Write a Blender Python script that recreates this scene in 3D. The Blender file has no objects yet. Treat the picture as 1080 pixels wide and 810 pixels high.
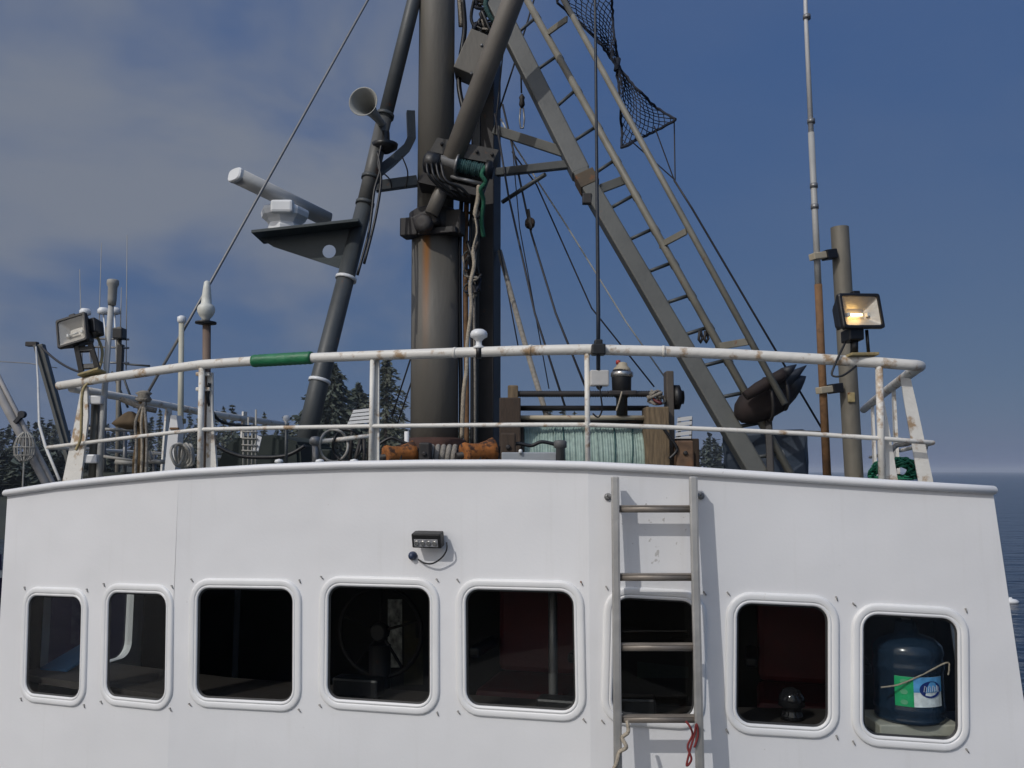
import bpy, bmesh, math, random
from mathutils import Vector, Matrix
from mathutils.geometry import intersect_line_plane
random.seed(7)
R = math.radians
scene = bpy.context.scene
C = scene.collection

# ------------------------------------------------------------------ camera
F = 920.0                     # focal length in photo pixels (1080 wide)
ZC = 6.0                      # eye height above the sea
PITCH = math.atan(92.0 / F)
cam = bpy.data.cameras.new('camera')
cam.sensor_width = 36.0
cam.lens = 36.0 * F / 1080.0
cam.clip_start = 0.05
cam.clip_end = 60000.0
camo = bpy.data.objects.new('camera', cam)
C.objects.link(camo)
camo.location = (0, 0, ZC)
camo.rotation_euler = (math.pi / 2 + PITCH, 0, 0)
scene.camera = camo

# ------------------------------------------------------------------ sky
SUN = Vector((-0.50, -0.60, 0.66)).normalized()       # towards the sun
world = bpy.data.worlds.new('World')
scene.world = world
world.use_nodes = True
nt = world.node_tree
nt.nodes.clear()
wo = nt.nodes.new('ShaderNodeOutputWorld')
bg = nt.nodes.new('ShaderNodeBackground')
sky = nt.nodes.new('ShaderNodeTexSky')
sky.sky_type = 'NISHITA'
sky.sun_disc = False
sky.sun_elevation = math.asin(SUN.z)
sky.sun_rotation = math.atan2(SUN.x, SUN.y)
sky.altitude = 0
sky.air_density = 1.0
sky.dust_density = 0.6
sky.ozone_density = 2.5
tc = nt.nodes.new('ShaderNodeTexCoord')
mp = nt.nodes.new('ShaderNodeMapping')
mp.inputs['Scale'].default_value = (1.0, 1.0, 1.9)
mp.inputs['Location'].default_value = (0.35, 0.0, 0.1)
nt.links.new(tc.outputs['Generated'], mp.inputs['Vector'])
n1 = nt.nodes.new('ShaderNodeTexNoise')
n1.inputs['Scale'].default_value = 2.6
n1.inputs['Detail'].default_value = 5
n1.inputs['Roughness'].default_value = 0.5
n1.inputs['Distortion'].default_value = 0.25
nt.links.new(mp.outputs['Vector'], n1.inputs['Vector'])
rmp = nt.nodes.new('ShaderNodeValToRGB')
rmp.color_ramp.elements[0].position = 0.385
rmp.color_ramp.elements[1].position = 0.64
rmp.color_ramp.interpolation = 'EASE'
nt.links.new(n1.outputs['Fac'], rmp.inputs['Fac'])
# clouds gather on the port side of the sky, thinning out to starboard
sp = nt.nodes.new('ShaderNodeSeparateXYZ')
nt.links.new(tc.outputs['Generated'], sp.inputs[0])
mr = nt.nodes.new('ShaderNodeMapRange')
mr.interpolation_type = 'SMOOTHSTEP'
mr.inputs['From Min'].default_value = 0.10
mr.inputs['From Max'].default_value = -0.22
mr.inputs['To Min'].default_value = 0.08
mr.inputs['To Max'].default_value = 1.0
nt.links.new(sp.outputs['X'], mr.inputs['Value'])
mm = nt.nodes.new('ShaderNodeMath'); mm.operation = 'MULTIPLY'
nt.links.new(rmp.outputs['Color'], mm.inputs[0])
nt.links.new(mr.outputs[0], mm.inputs[1])
hs = nt.nodes.new('ShaderNodeHueSaturation')
hs.inputs['Saturation'].default_value = 0.88
hs.inputs['Value'].default_value = 0.8
nt.links.new(sky.outputs['Color'], hs.inputs['Color'])
tn = nt.nodes.new('ShaderNodeMix'); tn.data_type = 'RGBA'; tn.blend_type = 'MULTIPLY'
tn.inputs['Factor'].default_value = 1.0
tn.inputs[7].default_value = (1.10, 0.90, 0.2, 1)
nt.links.new(hs.outputs['Color'], tn.inputs[6])
# haze evens the sky out: the horizon is hardly paler than the sky above it
hz = nt.nodes.new('ShaderNodeMix'); hz.data_type = 'RGBA'
hz.inputs['Factor'].default_value = 0.8
hz.inputs[7].default_value = (0.55, 1.38, 3.95, 1)
nt.links.new(tn.outputs[2], hz.inputs[6])
mx = nt.nodes.new('ShaderNodeMix'); mx.data_type = 'RGBA'
nt.links.new(mm.outputs[0], mx.inputs['Factor'])
nt.links.new(hz.outputs[2], mx.inputs[6])
mx.inputs[7].default_value = (2.45, 2.8, 3.55, 1)
# fill glow added to the sky round the sun, behind the camera, lightening wall shadows
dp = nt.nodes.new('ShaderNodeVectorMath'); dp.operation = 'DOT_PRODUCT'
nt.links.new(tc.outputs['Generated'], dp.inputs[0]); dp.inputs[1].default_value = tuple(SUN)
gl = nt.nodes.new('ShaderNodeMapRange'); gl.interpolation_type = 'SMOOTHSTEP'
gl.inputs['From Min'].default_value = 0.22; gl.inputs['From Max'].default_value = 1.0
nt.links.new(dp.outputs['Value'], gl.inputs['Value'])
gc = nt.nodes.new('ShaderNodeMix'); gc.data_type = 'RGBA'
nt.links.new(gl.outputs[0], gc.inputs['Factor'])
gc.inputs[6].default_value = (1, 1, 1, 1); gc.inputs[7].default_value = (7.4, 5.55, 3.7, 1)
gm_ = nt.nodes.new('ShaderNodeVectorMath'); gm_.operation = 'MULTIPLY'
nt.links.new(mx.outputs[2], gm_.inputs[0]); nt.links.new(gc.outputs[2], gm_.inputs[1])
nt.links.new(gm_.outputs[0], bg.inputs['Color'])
bg.inputs['Strength'].default_value = 0.092
nt.links.new(bg.outputs[0], wo.inputs['Surface'])

# ------------------------------------------------------------------ sun
sl = bpy.data.lights.new('sun', 'SUN')
sl.energy = 2.0
sl.angle = R(0.55)
sl.color = (1.0, 0.97, 0.93)
so = bpy.data.objects.new('sun', sl)
C.objects.link(so)
so.rotation_euler = SUN.to_track_quat('Z', 'Y').to_euler()
so.location = (-20, -20, 30)

scene.view_settings.view_transform = 'Standard'
scene.view_settings.look = 'None'
scene.view_settings.gamma = 1.0
scene.view_settings.exposure = -0.32
scene.view_settings.use_curve_mapping = False
scene.render.engine = 'CYCLES'

# ------------------------------------------------------------------ pixel helpers (1080 x 810 photo)
CP, SP = math.cos(PITCH), math.sin(PITCH)
EYE = Vector((0, 0, ZC))
def ray(x, y):
    u, v = (x - 540) / F, (405 - y) / F
    return Vector((u, CP - v * SP, SP + v * CP))
def P(x, y, d):
    """point seen at photo pixel x, y standing d metres ahead"""
    r = ray(x, y)
    return EYE + r * (d / r.y)
def PX(d):
    return d / F
AFT = Vector((math.sin(R(15.5)), math.cos(R(15.5)), 0))
LAT = Vector((math.cos(R(15.5)), -math.sin(R(15.5)), 0))
UP = Vector((0, 0, 1))

# ------------------------------------------------------------------ materials
MATS = {}
def mat(name, col, rough=0.5, metal=0.0, var=0.12, scale=6.0, bump=0.15, bscale=40.0, rust=0.0, rscale=3.0,
        rustcol=(0.17, 0.06, 0.018), stretch=(1, 1, 1), coat=0.0, emit=None, dirt=0.0):
    if name in MATS: return MATS[name]
    m = bpy.data.materials.new(name); m.use_nodes = True
    t = m.node_tree; b = t.nodes['Principled BSDF']
    co = t.nodes.new('ShaderNodeTexCoord')
    mpn = t.nodes.new('ShaderNodeMapping'); mpn.inputs['Scale'].default_value = stretch
    t.links.new(co.outputs['Object'], mpn.inputs[0])
    nz = t.nodes.new('ShaderNodeTexNoise'); nz.inputs['Scale'].default_value = scale; nz.inputs['Detail'].default_value = 6
    t.links.new(mpn.outputs[0], nz.inputs['Vector'])
    mr_ = t.nodes.new('ShaderNodeMapRange')
    mr_.inputs['From Min'].default_value = 0.25; mr_.inputs['From Max'].default_value = 0.75
    mr_.inputs['To Min'].default_value = 1 - var; mr_.inputs['To Max'].default_value = 1 + var
    t.links.new(nz.outputs['Fac'], mr_.inputs['Value'])
    mu = t.nodes.new('ShaderNodeMix'); mu.data_type = 'RGBA'; mu.blend_type = 'MULTIPLY'; mu.inputs['Factor'].default_value = 1
    mu.inputs[6].default_value = (*col, 1)
    t.links.new(mr_.outputs[0], mu.inputs[7])
    last = mu.outputs[2]
    rn = None
    if rust > 0:
        rz = t.nodes.new('ShaderNodeTexNoise'); rz.inputs['Scale'].default_value = rscale; rz.inputs['Detail'].default_value = 9
        rz.inputs['Roughness'].default_value = 0.65
        t.links.new(mpn.outputs[0], rz.inputs['Vector'])
        rr = t.nodes.new('ShaderNodeMapRange')
        rr.inputs['From Min'].default_value = 0.72 - rust * 0.5; rr.inputs['From Max'].default_value = 0.80 - rust * 0.45
        t.links.new(rz.outputs['Fac'], rr.inputs['Value'])
        rm = t.nodes.new('ShaderNodeMix'); rm.data_type = 'RGBA'
        t.links.new(rr.outputs[0], rm.inputs['Factor'])
        t.links.new(last, rm.inputs[6]); rm.inputs[7].default_value = (*rustcol, 1)
        last = rm.outputs[2]
    t.links.new(last, b.inputs['Base Color'])
    b.inputs['Metallic'].default_value = metal
    rg = t.nodes.new('ShaderNodeMapRange')
    rg.inputs['To Min'].default_value = max(0.03, rough - 0.12); rg.inputs['To Max'].default_value = min(1, rough + 0.12)
    t.links.new(nz.outputs['Fac'], rg.inputs['Value']); t.links.new(rg.outputs[0], b.inputs['Roughness'])
    if coat: b.inputs['Coat Weight'].default_value = coat
    if bump:
        bz = t.nodes.new('ShaderNodeTexNoise'); bz.inputs['Scale'].default_value = bscale; bz.inputs['Detail'].default_value = 4
        t.links.new(mpn.outputs[0], bz.inputs['Vector'])
        bn = t.nodes.new('ShaderNodeBump'); bn.inputs['Strength'].default_value = bump; bn.inputs['Distance'].default_value = 0.01
        t.links.new(bz.outputs['Fac'], bn.inputs['Height']); t.links.new(bn.outputs[0], b.inputs['Normal'])
    if emit:
        b.inputs['Emission Color'].default_value = (*emit[0], 1); b.inputs['Emission Strength'].default_value = emit[1]
    MATS[name] = m
    return m

def wall_material():
    m = bpy.data.materials.new('wheelhouse_paint'); m.use_nodes = True
    t = m.node_tree; b = t.nodes['Principled BSDF']; L = t.links.new
    co = t.nodes.new('ShaderNodeTexCoord')
    def noise(scale, detail=5, stretch=(1, 1, 1), rough=0.55):
        mp_ = t.nodes.new('ShaderNodeMapping'); mp_.inputs['Scale'].default_value = stretch
        L(co.outputs['Object'], mp_.inputs[0])
        n = t.nodes.new('ShaderNodeTexNoise'); n.inputs['Scale'].default_value = scale; n.inputs['Detail'].default_value = detail
        n.inputs['Roughness'].default_value = rough
        L(mp_.outputs[0], n.inputs['Vector']); return n.outputs['Fac']
    def rng(v, a, b_, c, d):
        r = t.nodes.new('ShaderNodeMapRange'); r.inputs[1].default_value = a; r.inputs[2].default_value = b_
        r.inputs[3].default_value = c; r.inputs[4].default_value = d; L(v, r.inputs[0]); return r.outputs[0]
    def mix(f, a, b_, blend='MIX'):
        x = t.nodes.new('ShaderNodeMix'); x.data_type = 'RGBA'; x.blend_type = blend
        if hasattr(f, 'node'): L(f, x.inputs['Factor'])
        else: x.inputs['Factor'].default_value = f
        for i, q in ((6, a), (7, b_)):
            if hasattr(q, 'node'): L(q, x.inputs[i])
            else: x.inputs[i].default_value = (*q, 1)
        return x.outputs[2]
    base = mix(rng(noise(1.3), .3, .7, 0, 1), (0.70, 0.70, 0.705), (0.76, 0.76, 0.765))
    streak = rng(noise(3.0, 6, (9, 9, 0.45)), .58, .82, 0, .22)
    base = mix(streak, base, (0.55, 0.54, 0.51))
    spots = rng(noise(19, 4), .76, .82, 0, .2)
    base = mix(spots, base, (0.50, 0.47, 0.43))
    # chipped paint where the ladder has knocked about
    ds = t.nodes.new('ShaderNodeVectorMath'); ds.operation = 'DISTANCE'
    L(co.outputs['Object'], ds.inputs[0]); ds.inputs[1].default_value = (0.62, 3.77 - 5.2, 1.72 - 0.28)
    near = rng(ds.outputs['Value'], .10, .30, .115, 0)
    ad = t.nodes.new('ShaderNodeMath'); ad.operation = 'ADD'; L(noise(34, 4, (1, 1, .8)), ad.inputs[0]); L(near, ad.inputs[1])
    base = mix(rng(ad.outputs[0], .745, .775, 0, .65), base, (0.36, 0.34, 0.31))
    L(base, b.inputs['Base Color'])
    L(rng(noise(4), .3, .7, .38, .55), b.inputs['Roughness'])
    b1 = t.nodes.new('ShaderNodeBump'); b1.inputs['Strength'].default_value = .85; b1.inputs['Distance'].default_value = .02
    L(noise(1.8, 2), b1.inputs['Height'])
    b2 = t.nodes.new('ShaderNodeBump'); b2.inputs['Strength'].default_value = .12; b2.inputs['Distance'].default_value = .004
    L(noise(70, 4), b2.inputs['Height']); L(b1.outputs[0], b2.inputs['Normal'])
    L(b2.outputs[0], b.inputs['Normal'])
    return m
M_wall = wall_material()
M_white = mat('white_paint', (0.72, 0.72, 0.71), 0.42, var=.05, bump=.08, rust=.16, rscale=9, rustcol=(.42, .30, .18))
M_rail = mat('rail_paint', (0.68, 0.66, 0.61), 0.5, var=.08, bump=.25, rust=.36, rscale=11, rustcol=(.36, .25, .15))
M_frame = mat('frame_paint', (0.74, 0.74, 0.735), 0.4, var=.04, bump=.05, rust=.1, rscale=14, rustcol=(.45, .38, .30))
M_clip = mat('clip_metal', (0.30, 0.29, 0.27), 0.5, metal=.2, rust=.3, rscale=30)
M_rung_shaded = mat('shaded_rung_aluminium', (0.24, 0.21, 0.18), 0.5, metal=.35, var=.2, scale=12)  # aluminium browned and darkened: the shade on the rungs is in the colour
M_gasket = mat('rubber_gasket', (0.02, 0.02, 0.02), 0.6)
M_black = mat('black_plastic', (0.008, 0.008, 0.009), 0.45, var=.3)
M_steel = mat('dull_steel', (0.22, 0.22, 0.22), 0.42, metal=.6, rust=.2)
M_alu = mat('ladder_aluminium', (0.42, 0.41, 0.39), 0.45, metal=.75, var=.12, scale=9, bump=.1)
M_mast = mat('mast_paint', (0.125, 0.115, 0.097), 0.58, var=.25, scale=3, stretch=(1, 1, .25), rust=.10, rscale=3.5, rustcol=(.22, .105, .03), bump=.25)
M_leg = mat('leg_paint', (0.05, 0.056, 0.058), 0.5, var=.25, scale=5, rust=.12, rscale=7)
M_beam = mat('boom_paint', (0.08, 0.083, 0.077), 0.52, var=.2, scale=5, rust=.12, rscale=6)
M_dark = mat('dark_steel', (0.024, 0.021, 0.02), 0.6, var=.35, scale=8, rust=.22, rscale=8, rustcol=(.08, .035, .018))
M_bracket = mat('bracket_green_grey', (0.03, 0.042, 0.045), 0.5, var=.2)
M_rust = mat('flaking_rust', (0.29, 0.10, 0.02), 0.85, var=.45, scale=14, bump=1.0, bscale=24, rust=.47, rscale=13, rustcol=(.05, .022, .012))
M_rustpipe = mat('rusty_pipe', (0.17, 0.09, 0.04), 0.8, var=.35, scale=14, bump=.4, rust=.3, rscale=10, rustcol=(.07, .04, .025))
M_galv = mat('galvanised_pipe', (0.17, 0.155, 0.125), 0.55, metal=.2, var=.2, scale=9, stretch=(1, 1, .3), rust=.18, rscale=8, rustcol=(.22, .10, .03), bump=.3)
M_grp = mat('white_fibreglass', (0.70, 0.71, 0.71), 0.35, var=.04, bump=.03)
M_radar = mat('radar_grey', (0.45, 0.45, 0.44), 0.5, var=.05)
M_green = mat('green_tape', (0.015, 0.15, 0.06), 0.45, var=.2, scale=20, bump=.5, bscale=25, stretch=(1, 1, 1))
M_wood = mat('weathered_wood', (0.155, 0.112, 0.066), 0.85, var=.55, scale=10, stretch=(6, 6, .7), bump=.5, rust=.2, rscale=6, rustcol=(.10, .06, .035))
M_wood_dark = mat('dark_wood', (0.05, 0.033, 0.022), 0.8, var=.35, scale=10, stretch=(6, 6, .7), bump=.5)
M_line = mat('pale_green_longline', (0.27, 0.36, 0.32), 0.65, var=.25, scale=25, bump=.3)
M_rope_cream = mat('cream_rope', (0.36, 0.31, 0.24), 0.85, var=.25, scale=40, bump=.9, bscale=90)
M_rope_grey = mat('grey_rope', (0.24, 0.22, 0.19), 0.9, var=.3, scale=40, bump=.9, bscale=90)
M_rope_teal = mat('teal_rope', (0.03, 0.085, 0.085), 0.8, var=.3, scale=40, bump=.9, bscale=90)
M_rope_green = mat('green_rope', (0.01, 0.10, 0.055), 0.8, var=.3, scale=40, bump=.9, bscale=90)
M_rope_red = mat('red_cord', (0.17, 0.02, 0.02), 0.8)
M_net = mat('netting', (0.012, 0.016, 0.028), 0.85)
M_netgreen = mat('green_netting', (0.012, 0.14, 0.075), 0.85, var=.3, scale=30)
M_wire = mat('dark_wire', (0.03, 0.03, 0.035), 0.55, metal=.3)
M_wiregrey = mat('grey_wire', (0.20, 0.20, 0.20), 0.5, metal=.4)
M_wirewhite = mat('white_line', (0.5, 0.5, 0.48), 0.7)
M_tarpbrown = mat('brown_canvas', (0.11, 0.075, 0.04), 0.9, var=.35, scale=7, bump=.8, bscale=14)
M_tarpblue = mat('dark_blue_tarp', (0.022, 0.035, 0.055), 0.6, var=.3, scale=5, bump=.8, bscale=6)
M_tarpgreen = mat('dark_green_cover', (0.018, 0.026, 0.022), 0.75, var=.3, scale=4, bump=.6, bscale=7)
M_float = mat('brown_red_paint', (0.016, 0.009, 0.008), 0.8, var=.35, scale=9, rust=.2)
M_floattip = mat('navy_paint', (0.012, 0.014, 0.02), 0.55, var=.3)
M_hose = mat('grey_hose', (0.32, 0.31, 0.28), 0.6, var=.15)
M_yellowed = mat('yellowed_plate', (0.34, 0.27, 0.13), 0.65, var=.3, scale=30, rust=.25, rscale=20)
M_deck = mat('deck_paint', (0.12, 0.13, 0.13), 0.7, var=.25, scale=3, bump=.4, rust=.1)
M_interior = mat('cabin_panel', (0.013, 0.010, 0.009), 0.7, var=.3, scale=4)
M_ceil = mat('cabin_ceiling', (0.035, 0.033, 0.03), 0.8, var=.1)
M_maroon = mat('maroon_vinyl', (0.085, 0.009, 0.012), 0.55, var=.2)
M_red = mat('red_plastic', (0.35, 0.03, 0.02), 0.5)
M_beige = mat('beige_paint', (0.38, 0.33, 0.24), 0.6, var=.2, rust=.2, rscale=15)
M_chrome = mat('worn_chrome', (0.45, 0.44, 0.42), 0.25, metal=.9, var=.1)
M_hullw = mat('neighbour_white', (0.6, 0.6, 0.6), 0.45, var=.1)
M_hullp = mat('purple_hull', (0.035, 0.012, 0.05), 0.4, var=.2)
M_hull = mat('hull_paint', (0.05, 0.06, 0.075), 0.45, var=.2)
M_bark = mat('bark', (0.06, 0.045, 0.035), 0.9, var=.3, scale=4, bump=.6, bscale=5)
M_leaf = mat('hazed_needles', (0.064, 0.080, 0.060), 0.75, var=.5, scale=.6, bump=0)  # needles lightened and greyed, putting distance haze into the colour
M_leaf2 = mat('lighter_hazed_needles', (0.080, 0.090, 0.064), 0.75, var=.5, scale=.6, bump=0)  # paler needles, haze over the trees mixed into the colour as well
M_ground = mat('shore_ground', (0.02, 0.024, 0.016), 0.9, var=.4, scale=.08)

def glass_material(name, tint, refl=1.48):
    m = bpy.data.materials.new(name); m.use_nodes = True
    t = m.node_tree; t.nodes.clear()
    o = t.nodes.new('ShaderNodeOutputMaterial'); tr = t.nodes.new('ShaderNodeBsdfTransparent'); gl = t.nodes.new('ShaderNodeBsdfGlossy')
    tr.inputs[0].default_value = (*tint, 1); gl.inputs['Roughness'].default_value = 0.01
    fr = t.nodes.new('ShaderNodeFresnel'); ge = t.nodes.new('ShaderNodeNewGeometry'); ir = t.nodes.new('ShaderNodeMapRange')   # a thin pane reflects alike from both sides
    ir.inputs[3].default_value = refl; ir.inputs[4].default_value = 1 / refl
    t.links.new(ge.outputs['Backfacing'], ir.inputs[0]); t.links.new(ir.outputs[0], fr.inputs[0])
    nz = t.nodes.new('ShaderNodeTexNoise'); nz.inputs['Scale'].default_value = 1.5
    co = t.nodes.new('ShaderNodeTexCoord'); t.links.new(co.outputs['Object'], nz.inputs[0])
    bn = t.nodes.new('ShaderNodeBump'); bn.inputs['Strength'].default_value = .12; bn.inputs['Distance'].default_value = .02
    t.links.new(nz.outputs['Fac'], bn.inputs['Height']); t.links.new(bn.outputs[0], gl.inputs['Normal'])
    mx_ = t.nodes.new('ShaderNodeMixShader')
    t.links.new(fr.outputs[0], mx_.inputs[0]); t.links.new(tr.outputs[0], mx_.inputs[1]); t.links.new(gl.outputs[0], mx_.inputs[2])
    t.links.new(mx_.outputs[0], o.inputs[0])
    return m
M_glass = glass_material('window_glass', (0.88, 0.90, 0.89))
M_sideglass = glass_material('side_window_glass', (0.62, 0.66, 0.67))
M_lampglass = glass_material('lamp_glass', (0.92, 0.92, 0.90))

# ------------------------------------------------------------------ mesh helpers
def frame_of(d):
    d = d.normalized()
    a = Vector((0, 0, 1)) if abs(d.z) < 0.9 else Vector((1, 0, 0))
    x = d.cross(a).normalized(); y = x.cross(d).normalized()
    return x, y
def tube(bm, pts, r, n=10, caps=True):
    pts = [Vector(p) for p in pts]
    rs = r if isinstance(r, (list, tuple)) else [r] * len(pts)
    rings = []; x = None
    for i, p in enumerate(pts):
        if i == 0: d = pts[1] - pts[0]
        elif i == len(pts) - 1: d = pts[-1] - pts[-2]
        else: d = (pts[i + 1] - p).normalized() + (p - pts[i - 1]).normalized()
        d.normalize()
        if x is None: x, y = frame_of(d)
        else:
            x = (x - d * x.dot(d)).normalized(); y = d.cross(x) * -1
        y = x.cross(d)
        rings.append([bm.verts.new(p + (x * math.cos(2 * math.pi * k / n) + y * math.sin(2 * math.pi * k / n)) * rs[i]) for k in range(n)])
    for a, b in zip(rings, rings[1:]):
        for k in range(n):
            f = bm.faces.new((a[k], a[(k + 1) % n], b[(k + 1) % n], b[k])); f.smooth = n > 5
    if caps:
        bm.faces.new(rings[0][::-1]); bm.faces.new(rings[-1])
    return bm
def box(bm, c, sx, sy, sz, X=Vector((1, 0, 0)), Y=Vector((0, 1, 0)), Z=Vector((0, 0, 1)), bev=0.0):
    c = Vector(c)
    nb = bmesh.new()
    vs = {}
    for i in (-1, 1):
        for j in (-1, 1):
            for k in (-1, 1):
                vs[i, j, k] = nb.verts.new(c + X * (i * sx / 2) + Y * (j * sy / 2) + Z * (k * sz / 2))
    for q in (((-1,-1,-1),(-1,1,-1),(1,1,-1),(1,-1,-1)), ((-1,-1,1),(1,-1,1),(1,1,1),(-1,1,1)), ((-1,-1,-1),(1,-1,-1),(1,-1,1),(-1,-1,1)),
              ((1,-1,-1),(1,1,-1),(1,1,1),(1,-1,1)), ((1,1,-1),(-1,1,-1),(-1,1,1),(1,1,1)), ((-1,1,-1),(-1,-1,-1),(-1,-1,1),(-1,1,1))):
        nb.faces.new([vs[k] for k in q])
    if bev: bmesh.ops.bevel(nb, geom=nb.edges[:], offset=bev, segments=2, affect='EDGES', profile=.5)
    me = bpy.data.meshes.new('tmp'); nb.to_mesh(me); nb.free(); bm.from_mesh(me); bpy.data.meshes.remove(me)
    return bm
def beam(bm, a, b, w, h, side=None, bev=0.004):
    a, b = Vector(a), Vector(b); z = (b - a).normalized()
    x = side - z * side.dot(z) if side is not None else frame_of(z)[0]
    x.normalize(); y = z.cross(x)
    return box(bm, (a + b) / 2, w, h, (b - a).length, x, y, z, bev)
def lathe(bm, base, axis, prof, n=20, caps=True, ripple=None):
    base = Vector(base); axis = axis.normalized(); x, y = frame_of(axis)
    rings = []
    for (r, h) in prof:
        rings.append([bm.verts.new(base + axis * h + (x * math.cos(2*math.pi*k/n) + y * math.sin(2*math.pi*k/n)) * max(r, 1e-4) * (ripple(k, h) if ripple else 1)) for k in range(n)])
    for a, b in zip(rings, rings[1:]):
        for k in range(n):
            f = bm.faces.new((a[k], a[(k+1) % n], b[(k+1) % n], b[k])); f.smooth = True
    if caps:
        bm.faces.new(rings[0][::-1]); bm.faces.new(rings[-1])
    return bm
def prism(bm, pts, off):
    pts = [Vector(p) for p in pts]
    a = [bm.verts.new(p) for p in pts]; b = [bm.verts.new(p + off) for p in pts]
    n = len(pts)
    bm.faces.new(a); bm.faces.new(b[::-1])
    for k in range(n): bm.faces.new((a[k], b[k], b[(k+1) % n], a[(k+1) % n]))
    bmesh.ops.recalc_face_normals(bm, faces=bm.faces[:])
    return bm
def quad_plate(bm, corners, th, n):
    return prism(bm, corners, n.normalized() * th)
def catenary(a, b, sag, n=14):
    a, b = Vector(a), Vector(b)
    return [a.lerp(b, i / n) - UP * (sag * 4 * (i / n) * (1 - i / n)) for i in range(n + 1)]
def smooth_path(pts, sub=6):
    pts = [Vector(p) for p in pts]; out = []
    for i in range(len(pts) - 1):
        p0 = pts[max(i-1, 0)]; p1 = pts[i]; p2 = pts[i+1]; p3 = pts[min(i+2, len(pts)-1)]
        for s in range(sub):
            t = s / sub
            out.append(0.5 * ((2*p1) + (p2-p0)*t + (2*p0-5*p1+4*p2-p3)*t*t + (3*p1-p0-3*p2+p3)*t**3))
    out.append(pts[-1]); return out

def wloc(o):
    v = Vector((0, 0, 0))
    while o is not None: v += o.location; o = o.parent
    return v
def obj(name, bm, m, parent=None, at=None):
    """one mesh object; vertices are given in world space"""
    me = bpy.data.meshes.new(name)
    org = wloc(parent) if parent is not None else (Vector(at) if at is not None else Vector((0, 0, 0)))
    if org.length: bmesh.ops.translate(bm, verts=bm.verts[:], vec=-org)
    bmesh.ops.recalc_face_normals(bm, faces=bm.faces[:])
    bm.to_mesh(me); bm.free()
    if m: me.materials.append(m)
    o = bpy.data.objects.new(name, me); C.objects.link(o)
    if parent is not None: o.parent = parent
    elif at is not None: o.location = at
    return o
def tag(o, label=None, cat=None, group=None, kind=None):
    if label: o['label'] = label
    if cat: o['category'] = cat
    if group: o['group'] = group
    if kind: o['kind'] = kind
    return o
def thing(name, label, cat, loc, group=None):
    o = bpy.data.objects.new(name, None); o.empty_display_size = .1; C.objects.link(o); o.location = loc
    return tag(o, label, cat, group)
B = bmesh.new

# ================================================================== setting: sea and shore
def sea_material():
    m = bpy.data.materials.new('sea_water'); m.use_nodes = True
    t = m.node_tree; b = t.nodes['Principled BSDF']; L = t.links.new
    b.inputs['Base Color'].default_value = (0.008, 0.018, 0.035, 1); b.inputs['Roughness'].default_value = .16; b.inputs['IOR'].default_value = 1.33
    co = t.nodes.new('ShaderNodeTexCoord')
    prev = None
    for sc, st, ds in ((.35, .8, .5), (1.6, .7, .16), (7, .5, .035)):
        mp_ = t.nodes.new('ShaderNodeMapping'); mp_.inputs['Scale'].default_value = (.55, 1, 1); mp_.inputs['Rotation'].default_value = (0, 0, .5)
        L(co.outputs['Object'], mp_.inputs[0])
        n = t.nodes.new('ShaderNodeTexNoise'); n.inputs['Scale'].default_value = sc; n.inputs['Detail'].default_value = 3
        L(mp_.outputs[0], n.inputs[0])
        bn = t.nodes.new('ShaderNodeBump'); bn.inputs['Strength'].default_value = st; bn.inputs['Distance'].default_value = ds
        L(n.outputs['Fac'], bn.inputs['Height'])
        if prev: L(prev, bn.inputs['Normal'])
        prev = bn.outputs[0]
    L(prev, b.inputs['Normal'])
    return m
bm = B(); S = 9000
bm.faces.new([bm.verts.new(v) for v in ((-S, -S, 0), (S, -S, 0), (S, S, 0), (-S, S, 0))])
tag(obj('sea', bm, sea_material()), 'dark blue rippled sea running out to the horizon', kind='structure')

def ground_h(x, y):
    edge = 78 + 9 * math.sin(x * .045) + 5 * math.sin(x * .11 + 1)
    e = max(0, (y - edge) / 60)
    right = max(0, min(1, (0.27 * y - x + 6) / 40))
    return -1.5 + (2.8 * min(1, e * 5) + 7.0 * (1 - math.exp(-e * .7)) + .5 * math.sin(x * .13) * min(1, e)) * right
bm = B(); nx, ny = 90, 26; grid = []
for j in range(ny + 1):
    row = []
    for i in range(nx + 1):
        y = 60 + 400 * (j / ny) ** 1.5; x = -420 + 640 * i / nx
        row.append(bm.verts.new((x, y, ground_h(x, y))))
    grid.append(row)
for j in range(ny):
    for i in range(nx):
        f = bm.faces.new((grid[j][i], grid[j][i+1], grid[j+1][i+1], grid[j+1][i])); f.smooth = True
tag(obj('shore', bm, M_ground), 'low dark wooded shore behind the boat', kind='structure')

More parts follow.
